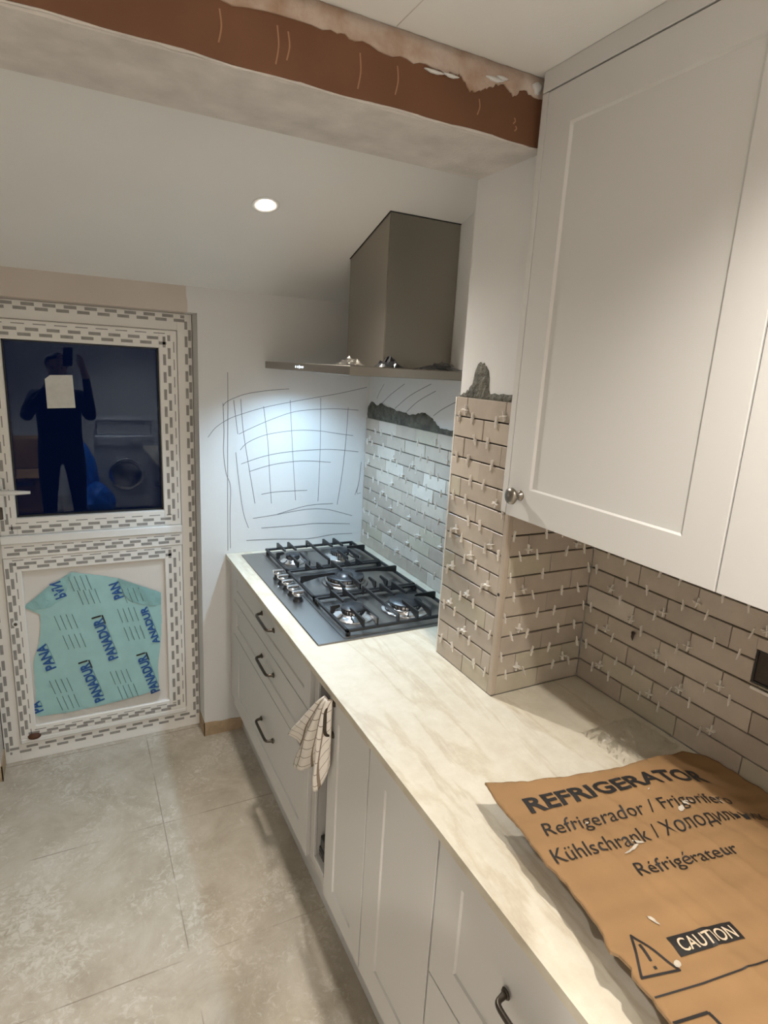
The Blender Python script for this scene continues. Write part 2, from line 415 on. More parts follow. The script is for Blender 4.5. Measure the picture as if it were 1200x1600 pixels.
b = MB()
b.box((XL-0.1, 0, 0), (-0.935, 0.30, 2.5)); b.box((-0.107, 0, 0), (1.1, 0.30, 2.5)); b.box((-0.935, 0, 1.945), (-0.107, 0.30, 2.5))
wall_far = structure(b.build('wall_far', M['far_wall']))
b = MB()
b.prism([(-0.1105, 0.0), (0.075, 0.0), (0.075, 0.060), (0.055, 0.062), (0.02, 0.066), (-0.03, 0.064), (-0.06, 0.070), (-0.1105, 0.072)], 'y', -0.003, 0.0)
b.box((-0.1105, -0.003, 0), (-0.107, 0.13, 0.07))
b.box((-0.935, -0.003, 0), (-0.931, 0.13, 0.075)); b.box((XL, -0.003, 0), (-0.931, 0.0, 0.07))
structure(b.build('baseboard_far', M['raw_base']))

PENCIL_FAR = [
[(-0.071, 1.4397), (-0.039, 1.4808), (0.0158, 1.5178), (0.0713, 1.5395), (0.1658, 1.5689), (0.2928, 1.5969), (0.4352, 1.6243), (0.5408, 1.6448), (0.6716, 1.6756)],
[(-0.0065, 1.572), (0.0073, 1.5903), (0.0439, 1.6093), (0.0994, 1.629), (0.1941, 1.6456), (0.2868, 1.6551)],
[(0.0618, 1.4532), (0.0994, 1.472), (0.1855, 1.5101), (0.2936, 1.5493), (0.3747, 1.5631), (0.458, 1.5694), (0.5437, 1.571), (0.6322, 1.5665)],
[(0.0663, 1.3827), (0.0994, 1.4155), (0.1763, 1.4484), (0.2749, 1.4656), (0.3562, 1.4716), (0.44, 1.4678), (0.5264, 1.4558), (0.6098, 1.4456)],
[(0.0708, 1.3208), (0.1769, 1.3542), (0.2967, 1.3728), (0.4426, 1.3808), (0.5293, 1.3787), (0.6417, 1.3669)],
[(0.1091, 1.286), (0.197, 1.3109), (0.2975, 1.3253), (0.3805, 1.3285), (0.4987, 1.3188)],
[(0.1632, 1.1788), (0.2384, 1.1873), (0.3839, 1.1879)],
[(0.1241, 1.0677), (0.2295, 1.0781), (0.3755, 1.095), (0.4734, 1.0913), (0.5409, 1.0744), (0.622, 1.0487)],
[(0.2397, 1.0806), (0.3858, 1.1132), (0.5169, 1.1164)],
[(0.1641, 1.0192), (0.324, 1.0199), (0.4425, 1.022), (0.6122, 1.0078)],
[(0.0946, 0.9654), (0.2308, 0.9601), (0.3899, 0.949), (0.5225, 0.9598), (0.6261, 0.9571)],
[(0.0146, 1.7156), (0.0143, 1.5588), (0.012, 1.374), (0.0106, 1.1831), (0.0101, 0.9856), (0.0096, 0.925)],
[(-0.0063, 1.5855), (-0.0029, 1.4671), (-0.0055, 1.3743), (0.0048, 1.2796), (0.0231, 1.2213), (0.0203, 1.0845), (0.0213, 0.9341)],
[(0.0392, 1.6001), (0.0526, 1.4858), (0.0571, 1.4532)],
[(0.0696, 1.6054), (0.0806, 1.4673), (0.1042, 1.3151), (0.1338, 1.1374)],
[(0.1706, 1.5755), (0.1911, 1.4196), (0.2003, 1.2735), (0.2106, 1.1332)],
[(0.2926, 1.6063), (0.3037, 1.4384), (0.3132, 1.31), (0.3269, 1.1423)],
[(0.4385, 1.6196), (0.4421, 1.4678), (0.4427, 1.3068), (0.4393, 1.1312)],
[(0.5784, 1.5786), (0.5733, 1.4375), (0.5612, 1.2727), (0.5396, 1.1099)],
[(0.0474, 1.3735), (0.0611, 1.2392), (0.08, 1.1006), (0.1044, 1.0236)],
[(0.659, 1.3173), (0.6512, 1.2168), (0.6322, 1.1533)],
[(0.6512, 1.2168), (0.6422, 1.1636), (0.6631, 1.1626)]]
b = MB()
for l in PENCIL_FAR: stroke(b, smooth_line(l), 0.0026, lambda u, v: (u, -0.0008, v))
tag(b.build('pencil_sketch', M['pencil'], wall_far), 'grey pencil grid sketched on the wall')

HX = 0.683                   # plaster behind the hob
b = MB(); b.box((HX, PY0-0.02, 0), (1.1, 0.0, 2.6))
wall_hob = structure(b.build('wall_right', M['plaster']))
PENCIL_HOB = [
[(-0.1581, 1.6983), (-0.1189, 1.6628), (-0.0898, 1.627)], [(-0.3473, 1.7072), (-0.226, 1.655), (-0.1467, 1.6117)],
[(-0.5637, 1.7173), (-0.3995, 1.6614), (-0.2735, 1.5979)], [(-0.6023, 1.6923), (-0.473, 1.6446), (-0.3806, 1.5933)],
[(-0.7459, 1.6602), (-0.6552, 1.6253), (-0.5967, 1.5954)]]
b = MB()
for l in PENCIL_HOB: stroke(b, smooth_line(l), 0.003, lambda u, v: (HX-0.0008, u, v))
tag(b.build('pencil_strokes', M['pencil'], wall_hob), 'curved pencil strokes under the cooker hood')

# near right wall with the hole of the socket box
SK = (-2.022, -1.9435, 1.143, 1.222)      # y0, y1, z0, z1
b = MB(); X0, X1 = 0.716, 1.1
b.box((X0, YN, 0), (X1, SK[0], 2.6)); b.box((X0, SK[1], 0), (X1, PY1+0.01, 2.6))
b.box((X0, SK[0], 0), (X1, SK[1], SK[2])); b.box((X0, SK[0], SK[3]), (X1, SK[1], 2.6)); b.box((X0+0.05, SK[0], SK[2]), (X1, SK[1], SK[3]))
wall_near_right = structure(b.build('wall_right', M['plaster']))

b = MB(); b.box((PX, PY1, 0.0), (1.0, PY0, 2.7))
pillar = structure(b.build('wall_pillar', M['plaster']))

b = MB()
b.box((XL-0.1, YN-0.1, 0), (XL, 0.3, 2.7)); wl = structure(b.build('wall_left', M['plaster']))
b = MB(); b.box((XL, YN-0.1, 0), (1.1, YN, 2.7)); structure(b.build('wall_rear', M['plaster']))

b = MB(); b.box((XL, YN, CZ), (1.1, -1.425, CZ+0.1)); ceil = structure(b.build('ceiling', M['ceiling']))
b = MB(); b.box((0.0105, -2.6, CZ-0.0006), (0.0125, -1.445, CZ)); b.build('board_joint', M['beam_plaster'], ceil)
b = MB(); yb = -1.30
b.prism([(0.0, slope_z(0)), (yb, slope_z(yb)), (yb, slope_z(yb)+0.1), (0.0, slope_z(0)+0.1)], 'x', XL, 1.1)
structure(b.build('ceiling', M['ceiling']))

# dropped beam: plaster soffit, brown fascia and ragged plaster strip
BZ, BY = 2.262, -1.438
b = MB(); b.box((XL, BY+0.008, BZ), (PX+0.06, -1.178, 2.75), 0.004)
beam = structure(b.build('ceiling_beam', M['beam_plaster']))
def fz(x): return BZ + 0.0012*math.sin(x*9) + 0.0012*math.sin(x*31+1)
b = MB()
xs = [XL + i*(0.40-XL)/90 for i in range(91)]
b.prism([(XL, CZ), *[(x, fz(x)+0.003) for x in xs], (0.40, CZ)], 'y', BY, BY+0.008)
b.build('fascia_board', M['fascia'], beam)
b = MB()                               # bead of plaster along the lower edge
b.tube([(x, BY+0.003, fz(x)+0.001+0.002*random.random()) for x in xs], [0.0022+0.0016*random.random() for x in xs], 6)
tag(b.build('plaster_bead', M['beam_plaster'], beam))
EDGE = [(-1.45, 2.350), (-0.9, 2.352), (-0.5, 2.356), (-0.30, 2.352), (-0.1352, 2.3596), (-0.0711, 2.357), (0.0249, 2.3526), (0.1054, 2.3527), (0.15, 2.352), (0.1669, 2.3559), (0.19, 2.335), (0.2171, 2.3392), (0.235, 2.352), (0.2724, 2.3638), (0.30, 2.350), (0.3244, 2.3656), (0.36, 2.358), (0.3878, 2.362), (0.398, 2.364)]
lo = [(p.x, p.y + random.uniform(-0.004, 0.004)) for p in smooth_line(EDGE, 6)]
b = MB(); sheet_mb(b, [(0.398, CZ-0.001), (XL, CZ-0.001)] + lo, 0.02, lambda x, z: (x, BY - 0.0035 - 0.0008*math.sin(x*40)*math.sin(z*90), z), 0.0035, (0, -1, 0), jitter=0.0008)
b.build('plaster_strip', M['smear_plaster'], beam)
b = MB()
for (x, z, a, c) in ((0.247, 2.366, 0.02, 0.004), (0.265, 2.372, 0.013, 0.004), (0.10, 2.345, 0.02, 0.003), (0.36, 2.375, 0.012, 0.012), (0.14, 2.347, 0.016, 0.003)):
    sheet_mb(b, [(x+a*math.cos(t)*(1+0.3*math.sin(3*t)), z+c*math.sin(t)) for t in [i*math.pi/7 for i in range(14)]], 0.008, lambda x, z: (x, BY-0.0085, z), 0.004, (0, -1, 0))
for x, zt, l in ((-0.32, 2.34, 0.05), (-0.22, 2.342, 0.06), (-0.2, 2.338, 0.045), (-0.06, 2.34, 0.06), (0.02, 2.338, 0.05), (0.215, 2.325, 0.03), (0.31, 2.31, 0.012), (0.315, 2.295, 0.01)):
    stroke(b, smooth_line([(x, zt), (x+0.003, zt-l*0.5), (x-0.002, zt-l)], 4), 0.0028, lambda u, v: (u, BY-0.0012, v), 1)
b.build('plaster_drips', [M['plaster'], mat('dried drip', (0.36, 0.19, 0.10), 0.7)], beam)

# ------------------------------------------------------------------ tiled surfaces
PITCH, ROW, Z0 = 0.1690, 0.0567, 0.911
def tiles(name, parent, to3, inward, u0, u1, rows, joint_even, joint_odd, zmax, hole=None, z0=Z0, light=0.0, row=ROW):
    """to3(u, z, d): d is the distance out of the wall. Tiles are laid half-bond with open joints."""
    b = MB(); g = 0.0040; gv = 0.0020; th = 0.009
    b.quad([to3(u0, z0, 0.002), to3(u1, z0, 0.002), to3(u1, min(zmax, z0+rows*row), 0.002), to3(u0, min(zmax, z0+rows*row), 0.002)], 5)
    for r in range(rows):
        za, zb = z0 + r*row + (0.0005 if r == 0 else g/2), min(z0 + (r+1)*row - g/2, zmax)
        if zb - za < 0.004: continue
        j = joint_even if r % 2 == 0 else joint_odd
        k0 = math.floor((u0-j)/PITCH)
        for k in range(k0, k0 + int((u1-u0)/PITCH) + 3):
            ua, ub = max(j + k*PITCH + gv/2, u0), min(j + (k+1)*PITCH - gv/2, u1)
            if ub - ua < 0.004: continue
            parts = [(ua, ub, za, zb)]
            if hole and ua < hole[1] and ub > hole[0] and za < hole[3] and zb > hole[2]:
                parts = []
                if ua < hole[0]: parts.append((ua, hole[0], za, zb))
                if ub > hole[1]: parts.append((hole[1], ub, za, zb))
                h0, h1 = max(ua, hole[0]), min(ub, hole[1])
                if za < hole[2]: parts.append((h0, h1, za, hole[2]))
                if zb > hole[3]: parts.append((h0, h1, hole[3], zb))
            mi = random.choices(range(5), [5, 3, 4, 1+light, 2])[0]
            tu, tz, td = random.uniform(-.0012, .0012), random.uniform(-.0008, .0008), random.uniform(-.0004, .0008)
            for (a, c, e, f) in parts:
                if c-a < 0.002 or f-e < 0.002: continue
                i = 0.0011
                d = lambda su, sz: th + td + tu*su + tz*sz
                B = [b.bm.verts.new(to3(*p)) for p in ((a, e, 0.001), (c, e, 0.001), (c, f, 0.001), (a, f, 0.001))]
                T0 = [b.bm.verts.new(to3(*p)) for p in ((a, e, d(-1, -1)-i), (c, e, d(1, -1)-i), (c, f, d(1, 1)-i), (a, f, d(-1, 1)-i))]
                T1 = [b.bm.verts.new(to3(*p)) for p in ((a+i, e+i, d(-1, -1)), (c-i, e+i, d(1, -1)), (c-i, f-i, d(1, 1)), (a+i, f-i, d(-1, 1)))]
                for R0, R1 in ((B, T0), (T0, T1)):
                    for q in range(4):
                        fc = b.bm.faces.new([R0[q], R0[(q+1) % 4], R1[(q+1) % 4], R1[q]]); fc.material_index = mi
                fc = b.bm.faces.new(T1); fc.material_index = mi
    return b.build(name, M['tile'] + [M['mortar']], parent)

PF = 0.393                  # tile face of the pillar side
side3 = lambda u, z, d: (PX-0.003-d, u, z)
near3 = lambda u, z, d: (u, PY1-0.001-d, z)
back3 = lambda u, z, d: (0.716-d, u, z)
hob3 = lambda u, z, d: (HX-d, u, z)
ts = tiles('tiling', pillar, side3, None, -1.444, -1.182, 14, -1.317, -1.235, 1.701)
tn = tiles('tiling', pillar, near3, None, 0.408, 0.706, 10, 0.553, 0.4665, 1.436)
tb = tiles('tiling', wall_near_right, back3, None, -3.0, PY1-0.011, 10, -1.624, -1.5465, 1.436, hole=SK)
th_ = tiles('tiling', wall_hob, hob3, None, -1.18, -0.004, 11, -0.143, -0.2285, 1.534, light=1.5)

# corner trims of the pillar
b = MB(); b.box((PF-0.002, -1.4625, 0.911), (PX+0.004, -1.4445, 1.70), 0.0035, seg=2); b.build('corner_trim', M['trim'], pillar)
b = MB(); b.lathe([(0.0045, 0), (0.0045, 0.0012)], (PF-0.003, -1.4535, 1.204), 'x', 10); b.build('screw_hole', M['gasket'], pillar)
b = MB(); b.box((PF-0.001, -1.1825, 0.911), (PX, -1.1765, 1.70), 0.001); b.build('edge_trim', M['spacer'], pillar)
b = MB(); b.box((HX-0.012, -1.179, 0.915), (HX-0.001, -1.174, 1.53)); b.build('edge_trim', M['spacer'], wall_hob)

def smear(name, outline, to3, nrm, parent, h=0.006):
    c = (sum(p[0] for p in outline)/len(outline), sum(p[1] for p in outline)/len(outline))
    b = MB()
    o = [(p.x, p.y + random.uniform(-0.0035, 0.0035)*(p.y > min(q[1] for q in outline)+0.008)) for p in smooth_line(list(outline)+[outline[0]], 4)[:-1]]
    ctr = [Vector(p) for p in o]
    def fn(u, v):
        q = Vector((u, v)); dist = min((q-k).length for k in ctr)
        return to3(u, v, 0.001 + min(h, dist*0.6)*(0.6+0.4*math.sin(u*170)*math.cos(v*120+u*60)))
    sheet_mb(b, o, 0.008, fn, 0.0, nrm)
    return b.build(name, M['cement'], parent)
smear('adhesive_smear', [(0.0, 1.533), (-0.002, 1.580), (-0.0235, 1.6045), (-0.0459, 1.6121), (-0.0931, 1.5979), (-0.1469, 1.6097), (-0.212, 1.5995), (-0.2944, 1.5904), (-0.3815, 1.5862), (-0.4367, 1.585), (-0.4796, 1.595), (-0.5214, 1.6038), (-0.5813, 1.5898), (-0.6242, 1.5691), (-0.6656, 1.5513), (-0.7511, 1.5562), (-0.90, 1.552), (-1.15, 1.548), (-1.15, 1.533), (-0.7548, 1.5311), (-0.4, 1.532)], hob3, (-1, 0, 0), wall_hob)
smear('adhesive_smear', [(-1.1835, 1.7055), (-1.2123, 1.7193), (-1.2349, 1.741), (-1.2443, 1.779), (-1.2666, 1.7954), (-1.2865, 1.7913), (-1.3075, 1.7667), (-1.3136, 1.7278), (-1.3265, 1.7173), (-1.3931, 1.7214), (-1.445, 1.722), (-1.445, 1.7005), (-1.394, 1.6999), (-1.2909, 1.7009), (-1.1835, 1.7007)], lambda u, v, d: (PX-d, u, v), (-1, 0, 0), pillar)
b = MB(); b.lathe([(0.0, 0.0), (0.006, 0.001), (0.004, 0.006), (0.0, 0.008)], (0.699, -1.638, 1.124), 'x', 8)
b.tube([(0.703, -1.638, 1.127), (0.699, -1.6385, 1.115), (0.701, -1.639, 1.104)], [0.005, 0.004, 0.001], 6)
b.build('adhesive_blob', M['mortar'], wall_near_right)

# ------------------------------------------------------------------ the door
FY = 0.115                  # face of the outer frame
def dashes(b, x0, x1, z0, z1, y, horizontal, rows, mi=1, pitch=0.072, ln=0.044, ht=0.0118, ph=0.0):
    a0, a1, c0, c1 = (x0, x1, z0, z1) if horizontal else (z0, z1, x0, x1)
    for r in range(rows):
        c = c0 + (c1-c0)*(r+0.5)/rows
        h = ht if r != rows-1 or rows < 3 else 0.004
        a = a0 - pitch + ((r*0.37+ph) % 1.0)*pitch
        while a < a1:
            p0, p1 = max(a, a0), min(a+ln, a1)
            if p1-p0 > 0.008:
                q = [(p0, c-h/2), (p1, c-h/2), (p1, c+h/2), (p0, c+h/2)]
                if not horizontal: q = [(k[1], k[0]) for k in q]
                b.quad([(k[0], y-0.0009, k[1]) for k in q], mi)
            a += pitch
door = bpy.data.objects.new('door_1', None); COL.objects.link(door); structure(door)
DX0, DX1, DZ1 = -0.932, -0.109, 1.944
b = MB()                    # outer frame
b.box((DX0, FY, 0.0), (DX0+0.062, FY+0.07, DZ1), 0.002); b.box((DX1-0.062, FY, 0.0), (DX1, FY+0.07, DZ1), 0.002)
b.box((DX0+0.06, FY, DZ1-0.070), (DX1-0.06, FY+0.07, DZ1), 0.002); b.box((DX0+0.06, FY, 0.0), (DX1-0.06, FY+0.07, 0.108), 0.002)
dashes(b, DX0+0.004, DX0+0.036, 0.06, DZ1-0.03, FY, False, 2); dashes(b, DX1-0.032, DX1-0.003, 0.06, DZ1-0.03, FY, False, 2, ph=0.3)
dashes(b, DX0+0.03, DX1-0.03, DZ1-0.036, DZ1-0.004, FY, True, 2); dashes(b, DX0+0.02, DX1-0.02, 0.038, 0.078, FY, True, 2, ph=0.5)
b.build('frame', [M['upvc'], M['print']], door)
b = MB()                    # threshold lip
b.box((DX0+0.064, FY-0.012, 0.088), (DX1-0.064, FY+0.02, 0.112), 0.004); b.build('threshold', M['white_gloss'], door)
SX0, SX1 = -0.868, -0.174
def sash(z0, z1, ox0, ox1, oz0, oz1, name):
    b = MB(); y = FY-0.012
    b.box((SX0, y, z0), (ox0, y+0.06, z1), 0.003); b.box((ox1, y, z0), (SX1, y+0.06, z1), 0.003)
    b.box((ox0-0.003, y, oz1), (ox1+0.003, y+0.06, z1), 0.003); b.box((ox0-0.003, y, z0), (ox1+0.003, y+0.06, oz0), 0.003)
    dashes(b, SX0+0.004, ox0-0.012, z0+0.02, z1-0.02, y, False, 3); dashes(b, ox1+0.012, SX1-0.003, z0+0.02, z1-0.02, y, False, 3, ph=0.4)
    dashes(b, ox0-0.03, ox1+0.03, oz1+0.010, z1-0.004, y, True, 3, ph=0.2); dashes(b, ox0-0.03, ox1+0.03, z0+0.004, oz0-0.012, y, True, 3, ph=0.6)
    return b.build(name, [M['upvc'], M['print']], door)
GX0, GX1, GZ0, GZ1 = -0.806, -0.246, 1.104, 1.800
top = sash(1.034, 1.873, GX0, GX1, GZ0, GZ1, 'upper_sash')
b = MB(); g = 0.006
b.box((GX0, FY+0.006, GZ0), (GX0+g, FY+0.02, GZ1)); b.box((GX1-g, FY+0.006, GZ0), (GX1, FY+0.02, GZ1)); b.box((GX0, FY+0.006, GZ1-g), (GX1, FY+0.02, GZ1)); b.box((GX0, FY+0.006, GZ0), (GX1, FY+0.02, GZ0+g))
b.build('gasket', M['gasket'], top)
b = MB(); b.box((GX0+0.001, FY+0.022, GZ0+0.001), (GX1-0.001, FY+0.026, GZ1-0.001)); b.build('glass_pane', M['glass'], top)
b = MB(); b.box((GX0+0.001, FY+0.042, GZ0+0.001), (GX1-0.001, FY+0.046, GZ1-0.001)); b.build('glass_pane', M['glass'], top)
low = sash(0.112, 0.940, -0.806, -0.250, 0.167, 0.878, 'lower_sash')
b = MB(); b.box((-0.806, FY+0.004, 0.167), (-0.250, FY+0.02, 0.878)); b.build('door_panel', M['panel_white'], low)
b = MB(); b.box((SX0-0.002, FY-0.028, 1.000), (SX1+0.002, FY+0.03, 1.034), 0.004); b.build('weather_bar', M['white_gloss'], door)
b = MB(); b.box((SX0-0.002, FY-0.018, 0.940), (SX1+0.002, FY+0.04, 1.000), 0.003); dashes(b, SX0+0.01, SX1-0.01, 0.950, 0.994, FY-0.018, True, 3, ph=0.1)
b.build('middle_rail', [M['upvc'], M['print']], door)
b = MB()                    # lever handle and cylinders
b.box((-0.872, FY-0.022, 1.10), (-0.842, FY-0.012, 1.27), 0.004); b.tube([(-0.857, FY-0.018, 1.222), (-0.857, FY-0.055, 1.222), (-0.845, FY-0.062, 1.221), (-0.80, FY-0.064, 1.2195), (-0.748, FY-0.062, 1.218)], [0.010, 0.010, 0.0105, 0.0095, 0.006], 10)
b.build('door_handle', M['white_gloss'], door)
b = MB(); b.box((-0.873, FY-0.026, 1.105), (-0.850, FY-0.022, 1.155), 0.003); b.lathe([(0.009, -0.032), (0.009, -0.02)], (-0.862, FY, 1.135), 'y', 12); b.build('lock_cylinder', M['lock'], door)
b = MB(); b.lathe([(0.014, -0.0135), (0.012, -0.012)], (-0.843, FY, 0.655), 'y', 14); b.lathe([(0.007, -0.015), (0.007, -0.013)], (-0.845, FY, 0.652), 'y', 10, mi=1); b.build('screw_hole', [M['white_gloss'], M['lock']], low)
# torn printed film on the lower panel
FILM = [(-0.8127, 0.7177), (-0.721, 0.7952), (-0.6255, 0.8535), (-0.5391, 0.8315), (-0.4463, 0.8041), (-0.3582, 0.7593), (-0.2706, 0.7132), (-0.2712, 0.5694), (-0.278, 0.4788), (-0.2946, 0.342), (-0.2942, 0.2278), (-0.3553, 0.217), (-0.5431, 0.1977), (-0.6908, 0.1951), (-0.8007, 0.2028), (-0.7963, 0.3959), (-0.7947, 0.4644), (-0.7687, 0.5448), (-0.7562, 0.6269), (-0.7547, 0.6765)]
FLY = FY + 0.0025
def film3(x, z, d=0.0):
    lift = 0.0035*max(0.0, math.sin(x*31+z*17))*max(0, min(1, (abs(z-0.47)-0.16)*6)) + 0.0012*math.sin(x*57)*math.sin(z*49)
    return (x, FLY - 0.0012 - abs(lift) - d, z)
b = MB(); sheet_mb(b, FILM, 0.014, film3, 0.0, (0, -1, 0), jitter=0.0015)
film = b.build('printed_film', M['film'], low); tag(film, 'torn pale green protective film with blue lettering')
b = MB()                    # the folded-back upper corners, darker where two layers lie
for o in ([(-0.8127, 0.7177), (-0.721, 0.7952), (-0.6255, 0.8535), (-0.66, 0.74), (-0.72, 0.705), (-0.765, 0.70)], [(-0.4463, 0.8041), (-0.3582, 0.7593), (-0.2706, 0.7132), (-0.272, 0.655), (-0.33, 0.66), (-0.40, 0.69), (-0.45, 0.755)]):
    sheet_mb(b, o, 0.014, lambda x, z: film3(x, z, 0.0016+0.002*math.sin(x*70+z*40)**2), 0.0, (0, -1, 0))
b.build('folded_film', mat('film folded over', (0.25, 0.46, 0.46), 0.3, var=0.15, scale=16, bump=0.25, bscale=25), film)
b = MB()                    # crinkled clear edge along the foot
sheet_mb(b, [(-0.79, 0.172), (-0.30, 0.172), (-0.28, 0.235), (-0.36, 0.228), (-0.54, 0.212), (-0.70, 0.205), (-0.80, 0.21)], 0.013, lambda x, z: (x, FLY-0.005-0.006*abs(math.sin(x*61+z*90)*math.cos(x*143)), z), 0.0, (0, -1, 0), smooth=False)
b.build('clear_edge', M['clear'], film)
b = MB(); TD = Vector((-0.0640, 0.2290))
def film_word(body, start, length, scale_h=0.043, mirror=False):
    d = TD.normalized()*length; up = Vector((-d.y, d.x)).normalized()*scale_h
    if mirror: up = -up
    s = Vector(start)
    put_text(b, body, lambda u, v: film3(*(s+d*u+up*v), 0.0034), bold=0.035, mi=0, cuts=1)
    return d, up, s
for st, ln, body in (((-0.5302, 0.2273), 0.205, 'PANADUR'), ((-0.4638, 0.4247), 0.212, 'PANADUR'), ((-0.2916, 0.2217), 0.205, 'PANADUR'), ((-0.7117, 0.4226), 0.125, 'PANA'), ((-0.7737, 0.2281), 0.054, 'PA'), ((-0.283, 0.470), 0.195, 'ANADUR'), ((-0.4276, 0.7146), 0.078, 'PAN')):
    d, up, s = film_word(body, st, ln, 0.040 if body != 'ANADUR' else 0.030)
    n = d.normalized()
    stroke(b, [s+n*0.02-up*0.10, s+d*0.98-up*0.10], 0.0016, lambda x, z: film3(x, z, 0.0034), 2)
    if body == 'PANADUR':       # square black bracket after the last letter
        e = s+d*1.06
        stroke(b, [e+up*0.95, e+up*0.0-n*0.003], 0.007, lambda x, z: film3(x, z, 0.0034), 1)
        stroke(b, [e-n*0.002-up*0.12, e-n*0.045-up*0.12], 0.006, lambda x, z: film3(x, z, 0.0034), 1)
film_word('PAN', (-0.690, 0.7366), 0.075, 0.042, True)
for (x, z) in [(-0.6601, 0.6289), (-0.6342, 0.5347), (-0.5658, 0.734), (-0.5966, 0.80), (-0.413, 0.6265), (-0.3901, 0.5339), (-0.4568, 0.3274), (-0.4297, 0.2479), (-0.6985, 0.3319), (-0.6759, 0.2472), (-0.3898, 0.7184)]:
    n = TD.normalized(); up = Vector((n.y, -n.x))
    for k in range(4):
        c = Vector((x, z)) + up*(k-1.5)*0.0215 - n*(k-1.5)*0.006
        stroke(b, [c-n*0.036, c+n*0.036], 0.0022, lambda x, z: film3(x, z, 0.0034), 2)
b.build('film_print', [M['ink_blue'], M['ink_black'], M['ink_grey']], film)
# reveal grime patch, brown stone on the sill
b = MB(); b.lathe([(0.0, -0.004), (0.026, 0.0), (0.028, 0.010), (0.018, 0.020), (0.0, 0.022)], (-0.815, FY-0.004, 0.112), 'z', 12)
tag(b.build('brown_stone', M['rust'],), 'small rounded brown lump lying on the door sill', 'stone')
b = MB(); b.prism([(-0.6709, 1.6552), (-0.6522, 1.6708), (-0.5731, 1.6742), (-0.5694, 1.5446), (-0.6699, 1.5402)], 'y', FY+0.0205, FY+0.0217)
tag(b.build('paper_note', M['paper']), 'white paper square with a clipped corner stuck to the dark door glass', 'note')

# ================================================================== KITCHEN UNITS
WZ = 0.91
b = MB(); t = 0.02
b.prism([(0, -3.3), (0.7065, -3.3), (0.7065, PY1-0.010), (PF+0.0005, PY1-0.010), (PF+0.0005, PY0+0.001), (HX-0.0005, PY0+0.001), (HX-0.0005, -0.001), (0, -0.001)], 'z', WZ-t, WZ)
tag(b.build('worktop', M['quartz']), 'cream veined stone worktop running past the tiled pillar to the far wall', 'worktop')

DF = 0.008                   # door faces
def shaker(mb, y0, y1, z0, z1, rail, x=DF, th=0.019, rec=0.0045, top_rail=None, mi=0):
    """a framed front facing -x with a sunk middle; outer edges slightly rounded"""
    tr = top_rail or rail
    e = 0.0011; s = 0.003
    rings = [[(x+th, y0, z0), (x+th, y1, z0), (x+th, y1, z1), (x+th, y0, z1)],
             [(x+e, y0, z0), (x+e, y1, z0), (x+e, y1, z1), (x+e, y0, z1)],
             [(x, y0+e, z0+e), (x, y1-e, z0+e), (x, y1-e, z1-e), (x, y0+e, z1-e)],
             [(x, y0+rail, z0+rail), (x, y1-rail, z0+rail), (x, y1-rail, z1-tr), (x, y0+rail, z1-tr)],
             [(x+rec, y0+rail+s, z0+rail+s), (x+rec, y1-rail-s, z0+rail+s), (x+rec, y1-rail-s, z1-tr-s), (x+rec, y0+rail+s, z1-tr-s)]]
    V = [[mb.bm.verts.new(p) for p in r] for r in rings]
    for a, c in zip(V, V[1:]):
        for k in range(4):
            f = mb.bm.faces.new([a[k], a[(k+1) % 4], c[(k+1) % 4], c[k]]); f.material_index = mi
    mb.bm.faces.new(V[0]).material_index = mi; mb.bm.faces.new(V[-1]).material_index = mi

def bow_handle(parent, p0, p1, out=(-1, 0, 0), depth=0.026):
    """bow pull between two feet"""
    a, c = Vector(p0), Vector(p1); o = Vector(out); d = (c-a)
    L = d.length; n = d/L
    b = MB()
    path = [a, a+o*depth*0.35+n*0.002, a+o*depth*0.8+n*0.006, a+o*depth*0.98+n*0.018, a+o*depth+n*L*0.35, a+o*depth+n*L*0.5, a+o*depth+n*L*0.65, c+o*depth*0.98-n*0.018, c+o*depth*0.8-n*0.006, c+o*depth*0.35-n*0.002, c]
    path = smooth_line(path, 3)
    k = len(path)-1
    b.tube(path, [0.0048 + 0.0032*(abs(2*i/k-1)**6) + 0.0008*(1-abs(2*i/k-1)) for i in range(k+1)], 10)
    for q in (a, c):
        b.tube([q + o*0.0035, q + o*0.0002], [0.0085, 0.0105], 12)
    return b.build('handle', M['handle'], parent)

def carcass(y0, y1, name, parent, z0=0.205, z1=0.888, xf=0.060, xb=0.66):
    b = MB(); t = 0.018
    b.box((xf, y0, z0), (xb, y0+t, z1)); b.box((xf, y1-t, z0), (xb, y1, z1)); b.box((xf, y0+t, z0), (xb, y1-t, z0+t)); b.box((xb-0.01, y0+t, z0+t), (xb, y1-t, z1)); b.box((xf, y0+t, z1-t), (xf+0.09, y1-t, z1))
    return b.build(name, M['cab_in'], parent)

# drawer unit under the hob
u = thing('drawer_cabinet', 'greige three drawer base unit below the gas hob at the far wall', 'cabinet')
carcass(-1.092, -0.115, 'carcass', u)
b = MB(); b.box((0.020, -0.115, 0.205), (0.04, -0.002, 0.888), 0.001); b.build('filler_strip', M['cab'], u)
for (z0, z1, rail, tr, h) in ((0.737, 0.886, 0.052, 0.040, 0.849), (0.572, 0.733, 0.050, 0.045, 0.674), (0.212, 0.568, 0.075, 0.060, 0.405)):
    b = MB(); shaker(b, -1.091, -0.117, z0, z1, rail, top_rail=tr); d = b.build('drawer', M['cab'], u)
    bow_handle(d, (DF, -0.5685, h), (DF, -0.7200, h-0.004))
